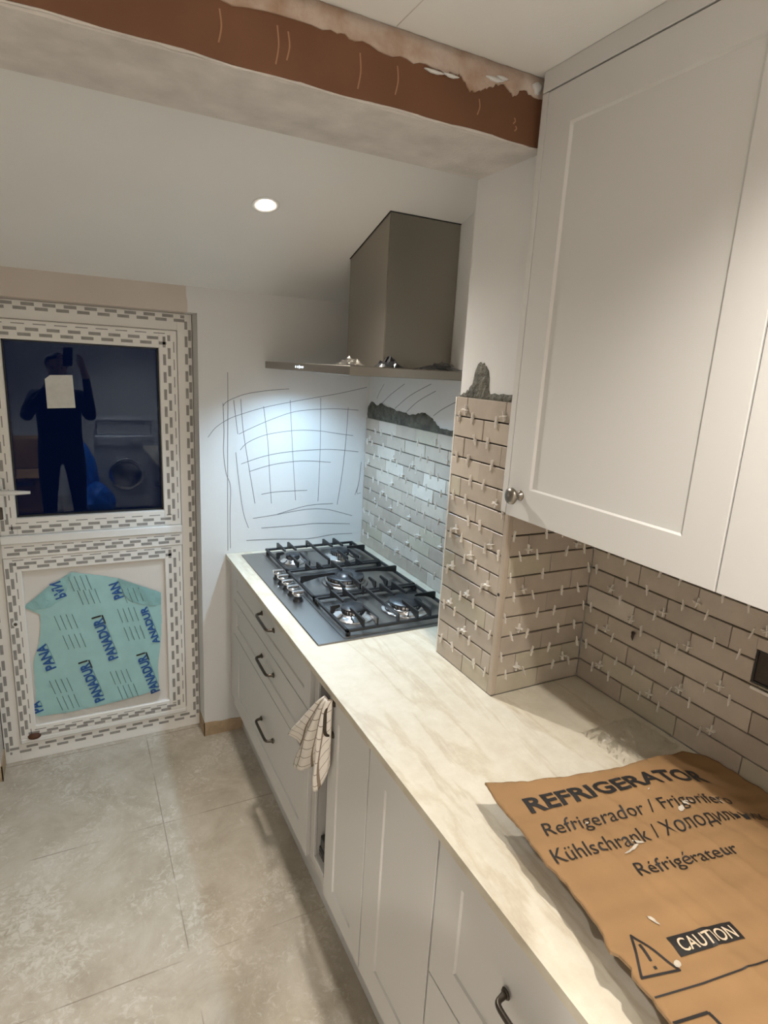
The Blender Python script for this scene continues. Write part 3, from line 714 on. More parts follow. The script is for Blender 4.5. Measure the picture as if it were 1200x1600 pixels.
# open unit with a stile
u = thing('open_cabinet', 'narrow doorless base unit between the drawers and the towelled door', 'cabinet')
b = MB()
b.box((0.022, -1.146, 0.207), (0.39, -1.0945, 0.888), 0.002); b.box((0.022, -1.247, 0.207), (0.39, -1.244, 0.888)); b.box((0.022, -1.244, 0.207), (0.39, -1.146, 0.262), 0.002); b.box((0.36, -1.244, 0.262), (0.39, -1.146, 0.888)); b.box((0.022, -1.244, 0.870), (0.39, -1.146, 0.888))
b.build('carcass', M['cab_in'], u)
b = MB(); b.box((0.014, -1.1485, 0.255), (0.022, -1.1435, 0.888), 0.001); b.box((0.014, -1.244, 0.255), (0.022, -1.1485, 0.262), 0.001); b.build('edge_lip', M['cab'], u)
b = MB(); b.box((0.028, -1.194, 0.2640), (0.052, -1.153, 0.300), 0.005, seg=2); b.box((0.030, -1.191, 0.300), (0.050, -1.157, 0.340), 0.005, seg=2); b.box((0.026, -1.187, 0.275), (0.031, -1.160, 0.292), 0.002)
tag(b.build('plastic_fitting', M['black_film']), 'small black plastic fitting at the bottom of the open cabinet', 'fitting')
b = MB(); b.box((0.0095, -1.2470, 0.265), (0.020, -1.2415, 0.884)); b.build('shade_strip', M['black_film'], u)  # black strip stands in for the shade in the gap beside the door

# single door units
u = thing('base_cabinet', 'greige base unit with the tea towel hanging from its door handle', 'cabinet', None)
carcass(-1.502, -1.2475, 'carcass', u, xb=0.39)
b = MB(); shaker(b, -1.4990, -1.2475, 0.212, 0.886, 0.062, top_rail=0.06); d = b.build('door', M['cab'], u)
bow_handle(d, (DF, -1.278, 0.872), (DF, -1.278, 0.775))
u = thing('base_cabinet', 'plain greige base unit without a handle beside the near drawer unit', 'cabinet', None)
carcass(-1.8155, -1.5045, 'carcass', u)
b = MB(); shaker(b, -1.8125, -1.5048, 0.212, 0.886, 0.082, top_rail=0.06); b.build('door', M['cab'], u)
# near drawer unit
u = thing('drawer_cabinet', 'nearest greige drawer unit below the cardboard sheet', 'cabinet')
carcass(-2.415, -1.8185, 'carcass', u)
for (z0, z1, h) in ((0.560, 0.886, 0.762), (0.212, 0.556, 0.40)):
    b = MB(); shaker(b, -2.415, -1.8185, z0, z1, 0.080, top_rail=0.048); d = b.build('drawer', M['cab'], u)
    bow_handle(d, (DF, -2.042, h), (DF, -2.192, h))
u = thing('base_cabinet', 'closed greige base unit at the near end of the run', 'cabinet')
carcass(-3.02, -2.4195, 'carcass', u)
b = MB(); shaker(b, -3.02, -2.4195, 0.212, 0.886, 0.082, top_rail=0.06); b.build('door', M['cab'], u)
b = MB(); b.box((0.075, -3.02, 0.0), (0.092, -0.005, 0.203)); tag(b.build('plinth', M['cab']), 'long greige kickboard under the base units', 'plinth')

# wall cabinets
CX, CB, CT = 0.360, 1.436, 2.357
def wall_unit(y0, y1, label, left_frame, knob):
    u = thing('wall_cabinet', label, 'cabinet')
    b = MB(); t = 0.018; xf = CX+0.020; xb = 0.7065
    b.box((xf, y0, CB), (xb, y0+t, CT)); b.box((xf, y1-t, CB), (xb, y1, CT)); b.box((xf, y0+t, CB), (xb, y1-t, CB+t)); b.box((xf, y0+t, CT-t), (xb, y1-t, CT)); b.box((xb-0.01, y0+t, CB+t), (xb, y1-t, CT-t))
    b.build('carcass', M['cab'], u)
    if left_frame:
        b = MB(); b.box((CX, y1-0.019, CB), (CX+0.02, y1, CT), 0.001); b.build('side_filler', M['cab'], u); y1 -= 0.0205
    b = MB(); shaker(b, y0, y1, CB-0.003, CT-0.002, 0.076, x=CX, rec=0.007); d = b.build('door', M['cab'], u)
    if knob:
        b = MB(); b.lathe([(0.0125, 0.0), (0.012, -0.003), (0.0075, -0.006), (0.0075, -0.015), (0.016, -0.020), (0.0200, -0.026), (0.0190, -0.032), (0.011, -0.036), (0.0, -0.0365)][::1], (CX, y1-0.047, 1.490), 'x', 24); b.build('knob', M['knob'], d)
    return u
wall_unit(-2.0425, -1.4645, 'tall greige wall cabinet with a round metal knob, next to the tiled pillar', True, True)
wall_unit(-2.630, -2.0455, 'greige wall cabinet at the right edge, nearer than the one with the knob', False, False)
b = MB(); b.box((CX, -3.0, CT+0.0015), (CX+0.025, -1.4645, CZ-0.0005), 0.001); b.box((CX+0.025, -3.0, CT+0.0015), (0.7, -1.4645, CT+0.02))
tag(b.build('cornice', M['cab']), 'flat greige filler strip between the wall cabinets and the ceiling', 'cornice')

# ------------------------------------------------------------------ cooker hood
u = thing('cooker_hood', 'stainless steel chimney hood over the gas hob', 'cooker hood')
HY0, HY1, HXF, HZ0, HZ1 = -0.935, -0.035, 0.167, 1.737, 1.770
b = MB(); b.box((HXF, HY0, HZ0+0.004), (HX-0.001, HY1, HZ1), 0.0015); canopy = b.build('canopy', M['hood_steel'], u)
b = MB(); b.box((HXF+0.14, HY0+0.06, HZ0+0.0034), (HX-0.06, HY1-0.06, HZ0+0.0044)); b.build('filter', M['steel'], u)
CY0, CY1, CXF = -0.692, -0.371, 0.400
b = MB()
zb, zt0, zt1 = HZ1, slope_z(CY1)-0.001, slope_z(CY0)-0.001
P = [(CXF, CY0, zb), (HX-0.001, CY0, zb), (HX-0.001, CY1, zb), (CXF, CY1, zb)]
Q = [(CXF, CY0, zt1), (HX-0.001, CY0, zt1), (HX-0.001, CY1, zt0), (CXF, CY1, zt0)]
vp = [b.bm.verts.new(p) for p in P]; vq = [b.bm.verts.new(p) for p in Q]
for k in range(4): b.bm.faces.new([vp[k], vp[(k+1) % 4], vq[(k+1) % 4], vq[k]])
b.bm.faces.new(vq); b.bm.faces.new(vp[::-1])
bmesh.ops.bevel(b.bm, geom=[e for e in b.bm.edges if abs(e.verts[0].co.z-e.verts[1].co.z) > 0.2], offset=0.0025, segments=2, affect='EDGES')
ch = b.build('chimney', mat('chimney steel', (0.36, 0.335, 0.29), 0.42, metal=1.0, bump=0.015, bscale=30, aniso=(40, 40, 1)), u)
b = MB()
k = 0.006
def gapline(x0, y0, x1, y1): b.tube([(x0, y0, slope_z(y0)-0.002), (x1, y1, slope_z(y1)-0.002)], 0.0020, 6)
gapline(CXF-0.001, CY0-0.001, HX-0.002, CY0-0.001); gapline(CXF-0.001, CY0-0.001, CXF-0.001, CY1)
tag(b.build('shadow_gap', M['gasket'], u), 'dark line drawn for the shadow gap under the ceiling')  # black tube stands in for the dark gap between chimney and ceiling
b = MB()
for i, (y, wd) in enumerate(((-0.437, 0.013), (-0.460, 0.012), (-0.478, 0.008), (-0.497, 0.013), (-0.515, 0.013))):
    b.box((HXF-0.0008, y-wd*0.36, 1.7525 if i != 2 else 1.750), (HXF+0.001, y+wd*0.36, 1.7590 if i != 2 else 1.7615))
tag(b.build('display', M['icon'], u), 'small glowing control icons')
for y in (-0.285, -0.685):
    b = MB(); b.lathe([(0.0, -0.0004), (0.028, -0.0004), (0.030, 0.0008)], (0.262, y, HZ0+0.004), 'z', 24); lens = b.build('led_lamp', M['bulb_cool'], u)
    spot_lamp('led_light', (0.262, y, HZ0+0.001), HOOD_W, (0.50, 0.76, 1.0), 150, 0.75, 0.022, parent=u)

# ------------------------------------------------------------------ gas hob
u = thing('gas_hob', 'five burner stainless steel gas hob with black iron pan supports', 'hob')
b = MB(); b.box((0.060, -1.014, WZ), (0.612, -0.045, WZ+0.005), 0.002); b.box((0.152, -1.000, WZ+0.005), (0.606, -0.056, WZ+0.0075), 0.001); b.build('base_plate', M['steel'], u)
HZ = WZ + 0.0075
secs = [(-0.368, -0.062), (-0.683, -0.376), (-0.994, -0.691)]
burners = [(0.245, -0.215, 0.030, 0.058), (0.470, -0.215, 0.043, 0.078), (0.360, -0.530, 0.076, 0.095), (0.460, -0.855, 0.060, 0.092), (0.255, -0.845, 0.043, 0.080)]
for i, (x, y, r, dr) in enumerate(burners):
    bt = MB(); bt.lathe([(dr, 0.0005), (dr*0.93, 0.004), (dr*0.72, 0.010), (r+0.008, 0.013), (r+0.004, 0.016), (0.0, 0.016)], (x, y, HZ), 'z', 36)
    bo = bt.build('burner', M['chrome'] if i != 2 else M['steel'], u)
    bc = MB(); prof = [(r*0.9, 0.014), (r*0.95, 0.026), (r*0.9, 0.027)]
    bc.lathe(prof, (x, y, HZ), 'z', 36)
    for k in range(24):
        a = k*math.pi/12
        bc.box((x+math.cos(a)*r*0.95-0.0015, y+math.sin(a)*r*0.95-0.0015, HZ+0.015), (x+math.cos(a)*r*0.95+0.0015, y+math.sin(a)*r*0.95+0.0015, HZ+0.026), mi=1)
    bc.build('burner_crown', [M['chrome'], M['gasket']], bo)
    bk = MB(); bk.lathe([(0.0, 0.026), (r, 0.027), (r*1.02, 0.030), (r*0.99, 0.033), (0.0, 0.0345)] if i != 2 else [(0.0, 0.026), (r, 0.027), (r*1.02, 0.030), (r*0.99, 0.033), (r*0.5, 0.0335), (r*0.46, 0.029), (r*0.40, 0.029), (r*0.38, 0.0375), (0.0, 0.038)], (x, y, HZ), 'z', 36)
    bk.build('burner_cap', M['cap'], bo)
b = MB(); b.box((0.315, -0.345, HZ), (0.405, -0.10, HZ+0.003), 0.001); 
b.build('centre_plate', M['steel'], u)
GT = HZ + 0.047              # top of the fingers
def finger(mb, x0, y0, x1, y1, tall=0.024, wd=0.0065, tip=True):
    """flat bar from its foot (x0, y0) on the frame towards the burner; it slopes down at the tip"""
    d = Vector((x1-x0, y1-y0)); L = d.length; d /= L; n = Vector((-d.y, d.x))*wd/2
    if not tip: side = [(0.0, GT-0.036), (0.0, GT-0.002), (0.006, GT), (L-0.006, GT), (L, GT-0.002), (L, GT-0.036), (L-0.008, GT-0.036), (L-0.014, GT-0.012), (0.014, GT-0.012), (0.008, GT-0.036)]
    else: side = [(0.0, GT-0.036), (0.0, GT-0.002), (0.006, GT), (L-0.003, GT), (L, GT-0.003), (L, GT-0.009 if tip else GT-0.030), (L*0.5, GT-0.014), (0.014, GT-0.026)]
    A = [mb.bm.verts.new((x0+d.x*s+n.x, y0+d.y*s+n.y, z)) for s, z in side]; B = [mb.bm.verts.new((x0+d.x*s-n.x, y0+d.y*s-n.y, z)) for s, z in side]
    mb.bm.faces.new(A); mb.bm.faces.new(B[::-1])
    for i in range(len(side)): mb.bm.faces.new([A[i], B[i], B[(i+1) % len(side)], A[(i+1) % len(side)]])
for si, (ya, yb) in enumerate(secs):
    mb = MB(); xa, xb = 0.165, 0.600; fr = 0.011; fz0, fz1 = HZ+0.011, HZ+0.021
    for lo, hi in (((xa, ya), (xb, ya+fr)), ((xa, yb-fr), (xb, yb)), ((xa, ya), (xa+fr, yb)), ((xb-fr, ya), (xb, yb))):
        mb.box((lo[0], lo[1], fz0), (hi[0], hi[1], fz1), 0.0015)
    for fx in (xa+0.004, xb-0.016):
        for fy in (ya+0.002, yb-0.014): mb.box((fx, fy, HZ), (fx+0.012, fy+0.012, fz0+0.002), 0.001)
    mid = (ya+yb)/2; f = 0.006
    if si != 1:
        for cx, w2 in ((0.245 if si == 0 else 0.255, 0.025), (0.470 if si == 0 else 0.460, 0.026)):
            for s in (-1, 1):
                finger(mb, cx+s*w2, yb-f, cx+s*w2, mid+0.030); finger(mb, cx+s*w2, ya+f, cx+s*w2, mid-0.034)
        finger(mb, 0.360, yb-f, 0.360, ya+f, tip=False)
        finger(mb, xb-f, mid, 0.505, mid); finger(mb, xa+f, mid, 0.205, mid)
    else:
        for cx in (0.245, 0.295, 0.425, 0.475):
            finger(mb, cx, yb-f, cx, mid+0.088); finger(mb, cx, ya+f, cx, mid-0.088)
        finger(mb, 0.360, yb-f, 0.360, mid+0.035); finger(mb, 0.360, ya+f, 0.360, mid-0.035)
        finger(mb, xb-f, mid, 0.405, mid); finger(mb, xa+f, mid, 0.315, mid)
    mb.build('pan_support', M['iron'], u)
for y in (-0.400, -0.462, -0.523, -0.585, -0.647):
    b = MB(); x = 0.121
    b.lathe([(0.0195, 0.0), (0.0195, 0.004), (0.0155, 0.006), (0.0150, 0.018), (0.0165, 0.020)], (x, y, WZ+0.005), 'z', 24, mi=1)
    b.lathe([(0.0170, 0.0195), (0.0175, 0.024), (0.0168, 0.0275), (0.0, 0.0285)], (x, y, WZ+0.005), 'z', 24)
    b.box((x-0.023, y-0.0070, WZ+0.031), (x+0.023, y+0.0070, WZ+0.043), 0.003, seg=2)
    b.build('control_knob', [M['chrome'], M['cap']], u)

# ------------------------------------------------------------------ scraps of packing film
def crumple(name, pts3, mat_, label, n=9, amp=0.006, seed=1):
    rnd = random.Random(seed); b = MB()
    (x0, x1), (y0, y1), z, hgt = pts3
    V = []
    for i in range(n+1):
        row = []
        for j in range(n+1):
            u_, v_ = i/n, j/n
            e = math.sin(math.pi*u_)*math.sin(math.pi*v_)
            row.append(b.bm.verts.new((x0+(x1-x0)*u_+rnd.uniform(-1, 1)*(x1-x0)/n*0.45, y0+(y1-y0)*v_+rnd.uniform(-1, 1)*(y1-y0)/n*0.45, z + 0.0012 + max(0, hgt*e*rnd.uniform(0.3, 1.0) + rnd.uniform(0, amp)*(0.15+e)))))
        V.append(row)
    for i in range(n):
        for j in range(n):
            q = [V[i][j], V[i+1][j], V[i+1][j+1], V[i][j+1]]
            b.bm.faces.new(q[:3]); b.bm.faces.new([q[0], q[2], q[3]])
    return tag(b.build(name, mat_), label, 'plastic film')
crumple('clear_film', ((0.175, 0.245), (-0.90, -0.78), HZ1, 0.026), M['clear'], 'crumpled clear film on the front edge of the cooker hood', 8, 0.01, 3)
crumple('black_film', ((0.30, 0.375), (-0.91, -0.80), HZ1, 0.036), M['black_film'], 'larger heap of black film on the hood, in front of the chimney corner', 7, 0.008, 5)
crumple('black_film', ((0.455, 0.615), (-0.91, -0.79), HZ1, 0.022), M['black_film'], 'flat spread of black film on the hood, at the pillar end', 8, 0.007, 9)
crumple('clear_film', ((0.50, 0.56), (-0.915, -0.86), HZ1+0.013, 0.016), M['clear'], 'scrap of clear film lying over the black film on the hood', 6, 0.008, 11)
crumple('clear_film', ((0.50, 0.685), (-1.83, -1.69), WZ, 0.034), M['clear'], 'crinkled clear film on the worktop between cardboard and tiles', 22, 0.022, 21)

# ------------------------------------------------------------------ cardboard sheet
def card_h(x, y):
    t_ = min(max((x-0.42)/0.28, 0), 1); t_ = t_*t_*(3-2*t_)
    z = 0.982 - 0.055*t_
    z += sum(a*math.exp(-((x+0.10*(y+2.0)-c)/0.006)**2) for c, a in ((0.185, 0.0026), (0.235, -0.0022), (0.300, 0.0026), (0.372, 0.0024), (0.452, -0.0020), (0.53, 0.0018)))*min(1, max(0, (-1.88-y)*14))
    return z + 0.0018*math.sin(y*31+x*9)*math.sin(x*14) + 0.0012*math.sin((x*0.2+y)*120)
def card3(x, y, d=0.0): return (x, y, card_h(x, y)+d)
LEFT = [(0.103, -1.821), (0.0944, -1.8633), (0.0931, -1.8815), (0.092, -1.9052), (0.0897, -1.9445), (0.0869, -1.9652), (0.0808, -1.9836), (0.0766, -2.0363), (0.0811, -2.066), (0.0763, -2.0945), (0.0747, -2.1228), (0.0701, -2.1444), (0.0654, -2.1612), (0.0552, -2.1748), (0.0532, -2.1845), (0.0593, -2.1943), (0.0621, -2.2142), (0.0539, -2.2206), (0.0535, -2.2358), (0.0536, -2.2562), (0.0521, -2.2732), (0.0491, -2.2889), (0.0416, -2.3145), (0.05, -2.42), (0.06, -2.55)]
TOP = [(0.1292, -1.8314), (0.1844, -1.8526), (0.2236, -1.8576), (0.2795, -1.8734), (0.2943, -1.8716), (0.3377, -1.8818), (0.4087, -1.8934), (0.4804, -1.8896), (0.5527, -1.8782), (0.648, -1.8599), (0.6664, -1.8706), (0.688, -1.8872), (0.698, -1.9212), (0.6985, -1.9524), (0.699, -1.9771), (0.699, -2.0204), (0.699, -2.55)]
card = thing('cardboard_sheet', 'torn brown cardboard sheet printed REFRIGERATOR lying on the near worktop', 'cardboard')
b = MB(); sheet_mb(b, LEFT + [(0.699, -2.55)] + TOP[::-1][1:], 0.008, card3, 0.005, (0, 0, 1), jitter=0.0012, mi_edge=1)
# folded-down flaps that carry the sheet
b.prism([(-1.90, 0.911), (-2.55, 0.911), (-2.55, 0.924), (-1.90, 0.924)], 'x', 0.692, 0.698, 0)
card_sheet = b.build('sheet', [M['card'], mat('torn board edge', (0.33, 0.21, 0.11), 0.9, var=0.2, scale=90)], card)
b = MB(); b.box((0.30, -2.545, WZ+0.0008), (0.42, -2.44, 0.9735), 0.002); tag(b.build('cardboard_box', M['card']), 'small closed brown box holding up the near end of the cardboard', 'box')
def affine(s, e, up):
    s, e, up = Vector(s), Vector(e), Vector(up)
    return lambda u, v: card3(*(s+(e-s)*u+(up-s)*v), 0.0017)
b = MB()
put_text(b, 'REFRIGERATOR', affine((0.134, -1.9224), (0.5789, -1.9783), (0.1393, -1.8860)), bold=0.028, cuts=2)
b.build('text_line', M['ink_black'], card_sheet); b = MB()
put_text(b, 'Refrigerador / Frigorifero', affine((0.1196, -1.9805), (0.5547, -2.0461), (0.1280, -1.9520)), cuts=2)
b.build('text_line', M['ink_black'], card_sheet); b = MB()
put_text(b, 'Kühlschrank / Холодильник', affine((0.0919, -2.0363), (0.5847, -2.0990), (0.0985, -2.0060)), cuts=2)
b.build('text_line', M['ink_black'], card_sheet); b = MB()
put_text(b, 'Réfrigérateur', affine((0.2043, -2.1104), (0.410, -2.1476), (0.2115, -2.0843)), cuts=2)
b.build('text_line', M['ink_black'], card_sheet); b = MB()
f3 = lambda x, y: card3(x, y, 0.0012)
cq = [Vector(p) for p in ((0.1435, -2.2049), (0.2611, -2.2252), (0.2566, -2.2531), (0.1386, -2.234))]
N_ = 14
for i in range(N_):
    a0, a1 = i/N_, (i+1)/N_
    for j in range(4):
        g = lambda a, v: f3(*cq[0].lerp(cq[1], a).lerp(cq[3].lerp(cq[2], a), v/4))
        b.quad([g(a0, j), g(a1, j), g(a1, j+1), g(a0, j+1)])
put_text(b, 'CAUTION', lambda u, v: card3(*(Vector((0.1485, -2.2308))+Vector((0.100, -0.0176))*u+Vector((0.0025, 0.0195))*v), 0.0020), bold=0.01, mi=1, cuts=1)
b.build('caution_label', [M['ink_black'], M['card_text']], card_sheet); b = MB()
def dense(pts, n=8, closed=False):
    p = [Vector(q) for q in pts]
    if closed: p.append(p[0])
    o = []
    for a, c in zip(p, p[1:]): o += [a.lerp(c, k/n) for k in range(n)]
    return o + [p[-1]]
tri = [(0.1002, -2.1802), (0.0623, -2.2312), (0.1199, -2.2457)]
for a, c in zip(tri, tri[1:]+tri[:1]):
    a, c = Vector(a), Vector(c); k = (c-a).normalized()*0.0015; stroke(b, dense([a-k, c+k]), 0.0036, f3)
stroke(b, dense([(0.0985, -2.1960), (0.0935, -2.2205)]), 0.0042, f3); stroke(b, dense([(0.0922, -2.2270), (0.0915, -2.2310)], 2), 0.0046, f3)
b.build('warning_triangle', M['ink_black'], card_sheet); b = MB()
stroke(b, dense([(0.056, -2.2573), (0.1327, -2.272), (0.2539, -2.2905), (0.50, -2.33)], 14), 0.0024, f3)
b.build('border_line', M['ink_black'], card_sheet); b = MB()
for l in ([(0.0513, -2.2891), (0.1062, -2.299)], [(0.1062, -2.299), (0.1052, -2.345)]): stroke(b, dense(l), 0.0042, f3)
b.build('printed_box', M['ink_black'], card_sheet)
for i, (x, y, l, wd, a) in enumerate(((0.2422, -2.0621, 0.034, 0.005, 0.2), (0.262, -2.054, 0.022, 0.006, -0.6), (0.225, -2.066, 0.02, 0.004, 0.1), (0.410, -2.030, 0.018, 0.010, 0.5), (0.430, -2.024, 0.014, 0.006, -0.8), (0.152, -2.176, 0.020, 0.005, -1.2), (0.1245, -2.2385, 0.012, 0.010, 0.3), (0.44, -2.022, 0.02, 0.003, -0.3), (0.52, -2.03, 0.03, 0.0025, -1.0), (0.40, -1.965, 0.02, 0.002, 0.3), (0.21, -1.985, 0.012, 0.003, 0.1))):
    o = [(x+l/2*math.cos(t)*math.cos(a)-wd/2*math.sin(t)*math.sin(a)+random.uniform(-.001, .001), y+l/2*math.cos(t)*math.sin(a)+wd/2*math.sin(t)*math.cos(a)+random.uniform(-.001, .001)) for t in [k*math.pi/6 for k in range(12)]]
    b = MB(); sheet_mb(b, o, 0.006, lambda x, y: card3(x, y, 0.0012+random.uniform(0, .0012)), 0.0, (0, 0, 1), smooth=False)
    b.build('torn_patch', M['card_tear'], card_sheet)

# ------------------------------------------------------------------ tea towel
def towel():
    n, m = 36, 26
    topc = [(-1.333, 0.888), (-1.285, 0.888)]
    # lower hem from the far corner round to the near one (y, z)
    hem = [(-1.008, 0.617), (-1.055, 0.640), (-1.095, 0.640), (-1.055, 0.580), (-0.990, 0.487), (-1.055, 0.520), (-1.105, 0.565), (-1.140, 0.578), (-1.165, 0.600), (-1.195, 0.640), (-1.215, 0.622), (-1.245, 0.592), (-1.255, 0.590), (-1.272, 0.655), (-1.288, 0.690)]
    hs = smooth_line(hem, 6)
    b = MB(); uvl = b.bm.loops.layers.uv.new('UVMap'); V = []; UV = {}
    for i in range(n+1):
        s = i/n; h = hs[min(len(hs)-1, int(round(s*(len(hs)-1))))]
        ty = -1.258 - 0.030*s
        row = []
        for j in range(m+1):
            t_ = j/m
            y = ty + (h.x-ty)*(t_**1.05) + 0.0
            z = 0.889 + (h.y-0.889)*t_ + 0.010*math.sin(math.pi*min(1, t_*3))*(0.5-abs(s-0.5))
            x = -0.019 - 0.017*math.sin(s*math.pi*5.2+0.6)*t_**0.6 - 0.010*math.sin(math.pi*t_) - 0.004*math.sin(s*23+t_*9)*t_
            if t_ < 0.06: x += 0.012*(1-t_/0.06)*0.6
            v = b.bm.verts.new((min(x + 0.030*max(0, (s-0.78)/0.22), -0.002), y, z)); row.append(v); UV[v] = (s, t_*1.25)
        V.append(row)
    for i in range(n):
        for j in range(m):
            f = b.bm.faces.new([V[i][j], V[i+1][j], V[i+1][j+1], V[i][j+1]]); f.smooth = True
            for lp in f.loops: lp[uvl].uv = UV[lp.vert]
    o = b.build('tea_towel', M['towel'])
    md = o.modifiers.new('thickness', 'SOLIDIFY'); md.thickness = 0.0022; md.offset = 0
    return tag(o, 'cream tea towel with thin brown checks hanging from a cabinet door handle', 'tea towel')
towel()

# ------------------------------------------------------------------ socket box
u = thing('socket_box', 'open black electrical back box with loose wires cut into the tiles', 'socket box')
b = MB(); y0, y1, z0, z1 = SK; e = 0.0015; x0, x1 = 0.710, 0.7645
b.box((x0, y0+e, z0+e), (x1, y0+0.005, z1-e)); b.box((x0, y1-0.005, z0+e), (x1, y1-e, z1-e)); b.box((x0, y0+0.005, z0+e), (x1, y1-0.005, z0+0.005)); b.box((x0, y0+0.005, z1-0.005), (x1, y1-0.005, z1-e)); b.box((x1-0.004, y0+0.005, z0+0.005), (x1, y1-0.005, z1-0.005))
b.build('box', M['gasket'], u)
for k, c in enumerate(((0.22, 0.21, 0.19), (0.12, 0.11, 0.10), (0.26, 0.22, 0.16))):
    b = MB(); yy = -1.955 - 0.012*k
    b.tube(smooth_line([(0.758, yy, 1.16+0.012*k), (0.735, yy-0.008, 1.175+0.010*k), (0.718, yy-0.026, 1.172+0.014*k), (0.716, yy-0.034, 1.158+0.01*k), (0.740, yy-0.030, 1.150+0.012*k)], 5), 0.0050, 8)
    b.build('wire', mat('wire %d' % k, c, 0.4), u)
b = MB(); b.box((0.7035, -1.99, 1.130), (0.709, -1.948, 1.137), 0.001); tag(b.build('tile_wedge', M['spacer']), 'white plastic strip wedged under the socket hole', 'spacer')

# ------------------------------------------------------------------ tile spacers
def spacer_mesh(kind):
    b = MB()
    if kind == 'pin':
        b.box((-0.0010, -0.0150, -0.002), (0.0010, 0.0150, 0.0075), 0.0003); b.box((-0.0009, -0.0014, 0.004), (0.0009, 0.0014, 0.010), 0.0003)
    else:
        b.box((-0.0012, -0.013, -0.002), (0.0012, 0.013, 0.0085), 0.0004); b.box((-0.0105, -0.0012, -0.002), (0.0105, 0.0012, 0.0110), 0.0004); b.box((-0.0012, -0.0012, 0.004), (0.0012, 0.0012, 0.020), 0.0004)
    o = b.build('tile_spacer', M['spacer']); me = o.data; bpy.data.objects.remove(o); return me
PIN, CROSS = spacer_mesh('pin'), spacer_mesh('cross')
ORD = ['first', 'second', 'third', 'fourth', 'fifth', 'sixth', 'seventh', 'eighth', 'ninth', 'tenth', 'eleventh', 'twelfth', 'thirteenth', 'fourteenth', 'fifteenth', 'sixteenth']
def spacers(to3, out, along, u0, u1, lines, joint_even, joint_odd, where, group, off, keep, start_from_high, skip=None, z0=Z0):
    out, along = Vector(out), Vector(along)
    R0 = Matrix((along, Vector((0, 0, 1)), out)).transposed().to_4x4()
    for r in range(1, lines+1):
        z = z0 + r*ROW; spots = []
        ju = joint_even if r % 2 == 0 else joint_odd       # joints of the row above the line
        jd = joint_odd if r % 2 == 0 else joint_even
        for k in range(-20, 20):
            for s in (-1, 1):
                uu = ju + k*PITCH + PITCH*0.5 + s*off
                if u0 < uu < u1 and random.random() < keep: spots.append((uu, PIN))
            uu = ju + k*PITCH
            if u0 < uu < u1 and random.random() < keep*0.75: spots.append((uu, CROSS))
        spots.sort(key=lambda q: -q[0] if start_from_high else q[0])
        n = 0
        for uu, me in spots:
            if skip and skip(uu, z): continue
            o = bpy.data.objects.new('tile_spacer', me); COL.objects.link(o)
            o.matrix_world = Matrix.Translation(to3(uu + random.uniform(-.004, .004), z + random.uniform(-.001, .001) + (0.020 if me is CROSS else 0), 0.0075)) @ R0 @ Matrix.Rotation(random.gauss(0, 0.10), 4, 'X') @ Matrix.Rotation(random.gauss(0, 0.14), 4, 'Z')
            tag(o, 'white tile spacer %s %s, %s joint line %s' % (ORD[n], where[0], ORD[r-1], where[1]), 'tile spacer', group); n += 1
spacers(side3, (-1, 0, 0), (0, -1, 0), -1.437, -1.186, 13, -1.317, -1.235, ('from the far edge', 'up the pillar side'), 'spacers on the pillar side', 0.055, 0.93, True)
spacers(near3, (0, -1, 0), (1, 0, 0), 0.412, 0.700, 9, 0.553, 0.4665, ('from the trim', 'up the pillar front'), 'spacers on the pillar front', 0.055, 0.85, False)
spacers(back3, (-1, 0, 0), (0, -1, 0), -2.16, PY1-0.016, 8, -1.624, -1.5465, ('from the corner', 'up under the wall cabinet'), 'spacers on the near splashback', 0.055, 0.85, True, skip=lambda uu, z: SK[0]-0.02 < uu < SK[1]+0.015 and SK[2]-0.02 < z < SK[3]+0.015 or (z < 1.0 and uu < -1.90))
spacers(hob3, (-1, 0, 0), (0, -1, 0), -0.80, -0.012, 10, -0.143, -0.2285, ('from the corner', 'up behind the hob'), 'spacers on the hob splashback', 0.055, 0.80, True)

# ------------------------------------------------------------------ downlights
def downlight(loc, rotx, power, label, size=125, blend=0.9, seen=True):
    u = thing('downlight', label, 'downlight', None)
    u.location = loc; u.rotation_euler = (rotx, 0, 0)
    b = MB(); b.lathe([(0.044, 0.0005), (0.044, -0.0012), (0.040, -0.0022), (0.030, -0.0012), (0.0255, 0.0004)], (0, 0, 0), 'z', 32); b.build('rim', M['white_gloss'], u)
    b = MB(); b.lathe([(0.0, -0.0050), (0.016, -0.0040), (0.025, -0.0016), (0.025, 0.0003)], (0, 0, 0), 'z', 28); b.build('bulb', M['bulb'], u)
    spot_lamp('lamp', (0, 0, -0.012), power, WARM, size, blend, 0.028, parent=u)
    return u
downlight((0.0, -0.607, slope_z(-0.607)-0.0006), -SLOPE, SPOT_FAR_W, 'lit round ceiling spotlight in the sloping ceiling')
downlight((0.0, -2.36, CZ-0.0006), 0, SPOT_NEAR_W, 'ceiling spotlight in front of the near wall cabinets')
downlight((-1.05, -3.6, CZ-0.0006), 0, ROOM_FILL_W, 'added fill spotlight out of view behind the camera near the left wall')  # added lamp, out of view, to lift the fill light
downlight((0.1, -4.3, CZ-0.0006), 0, ROOM_FILL_W, 'added fill spotlight out of view at the rear of the room')  # second added fill lamp, brightens the room by bounce

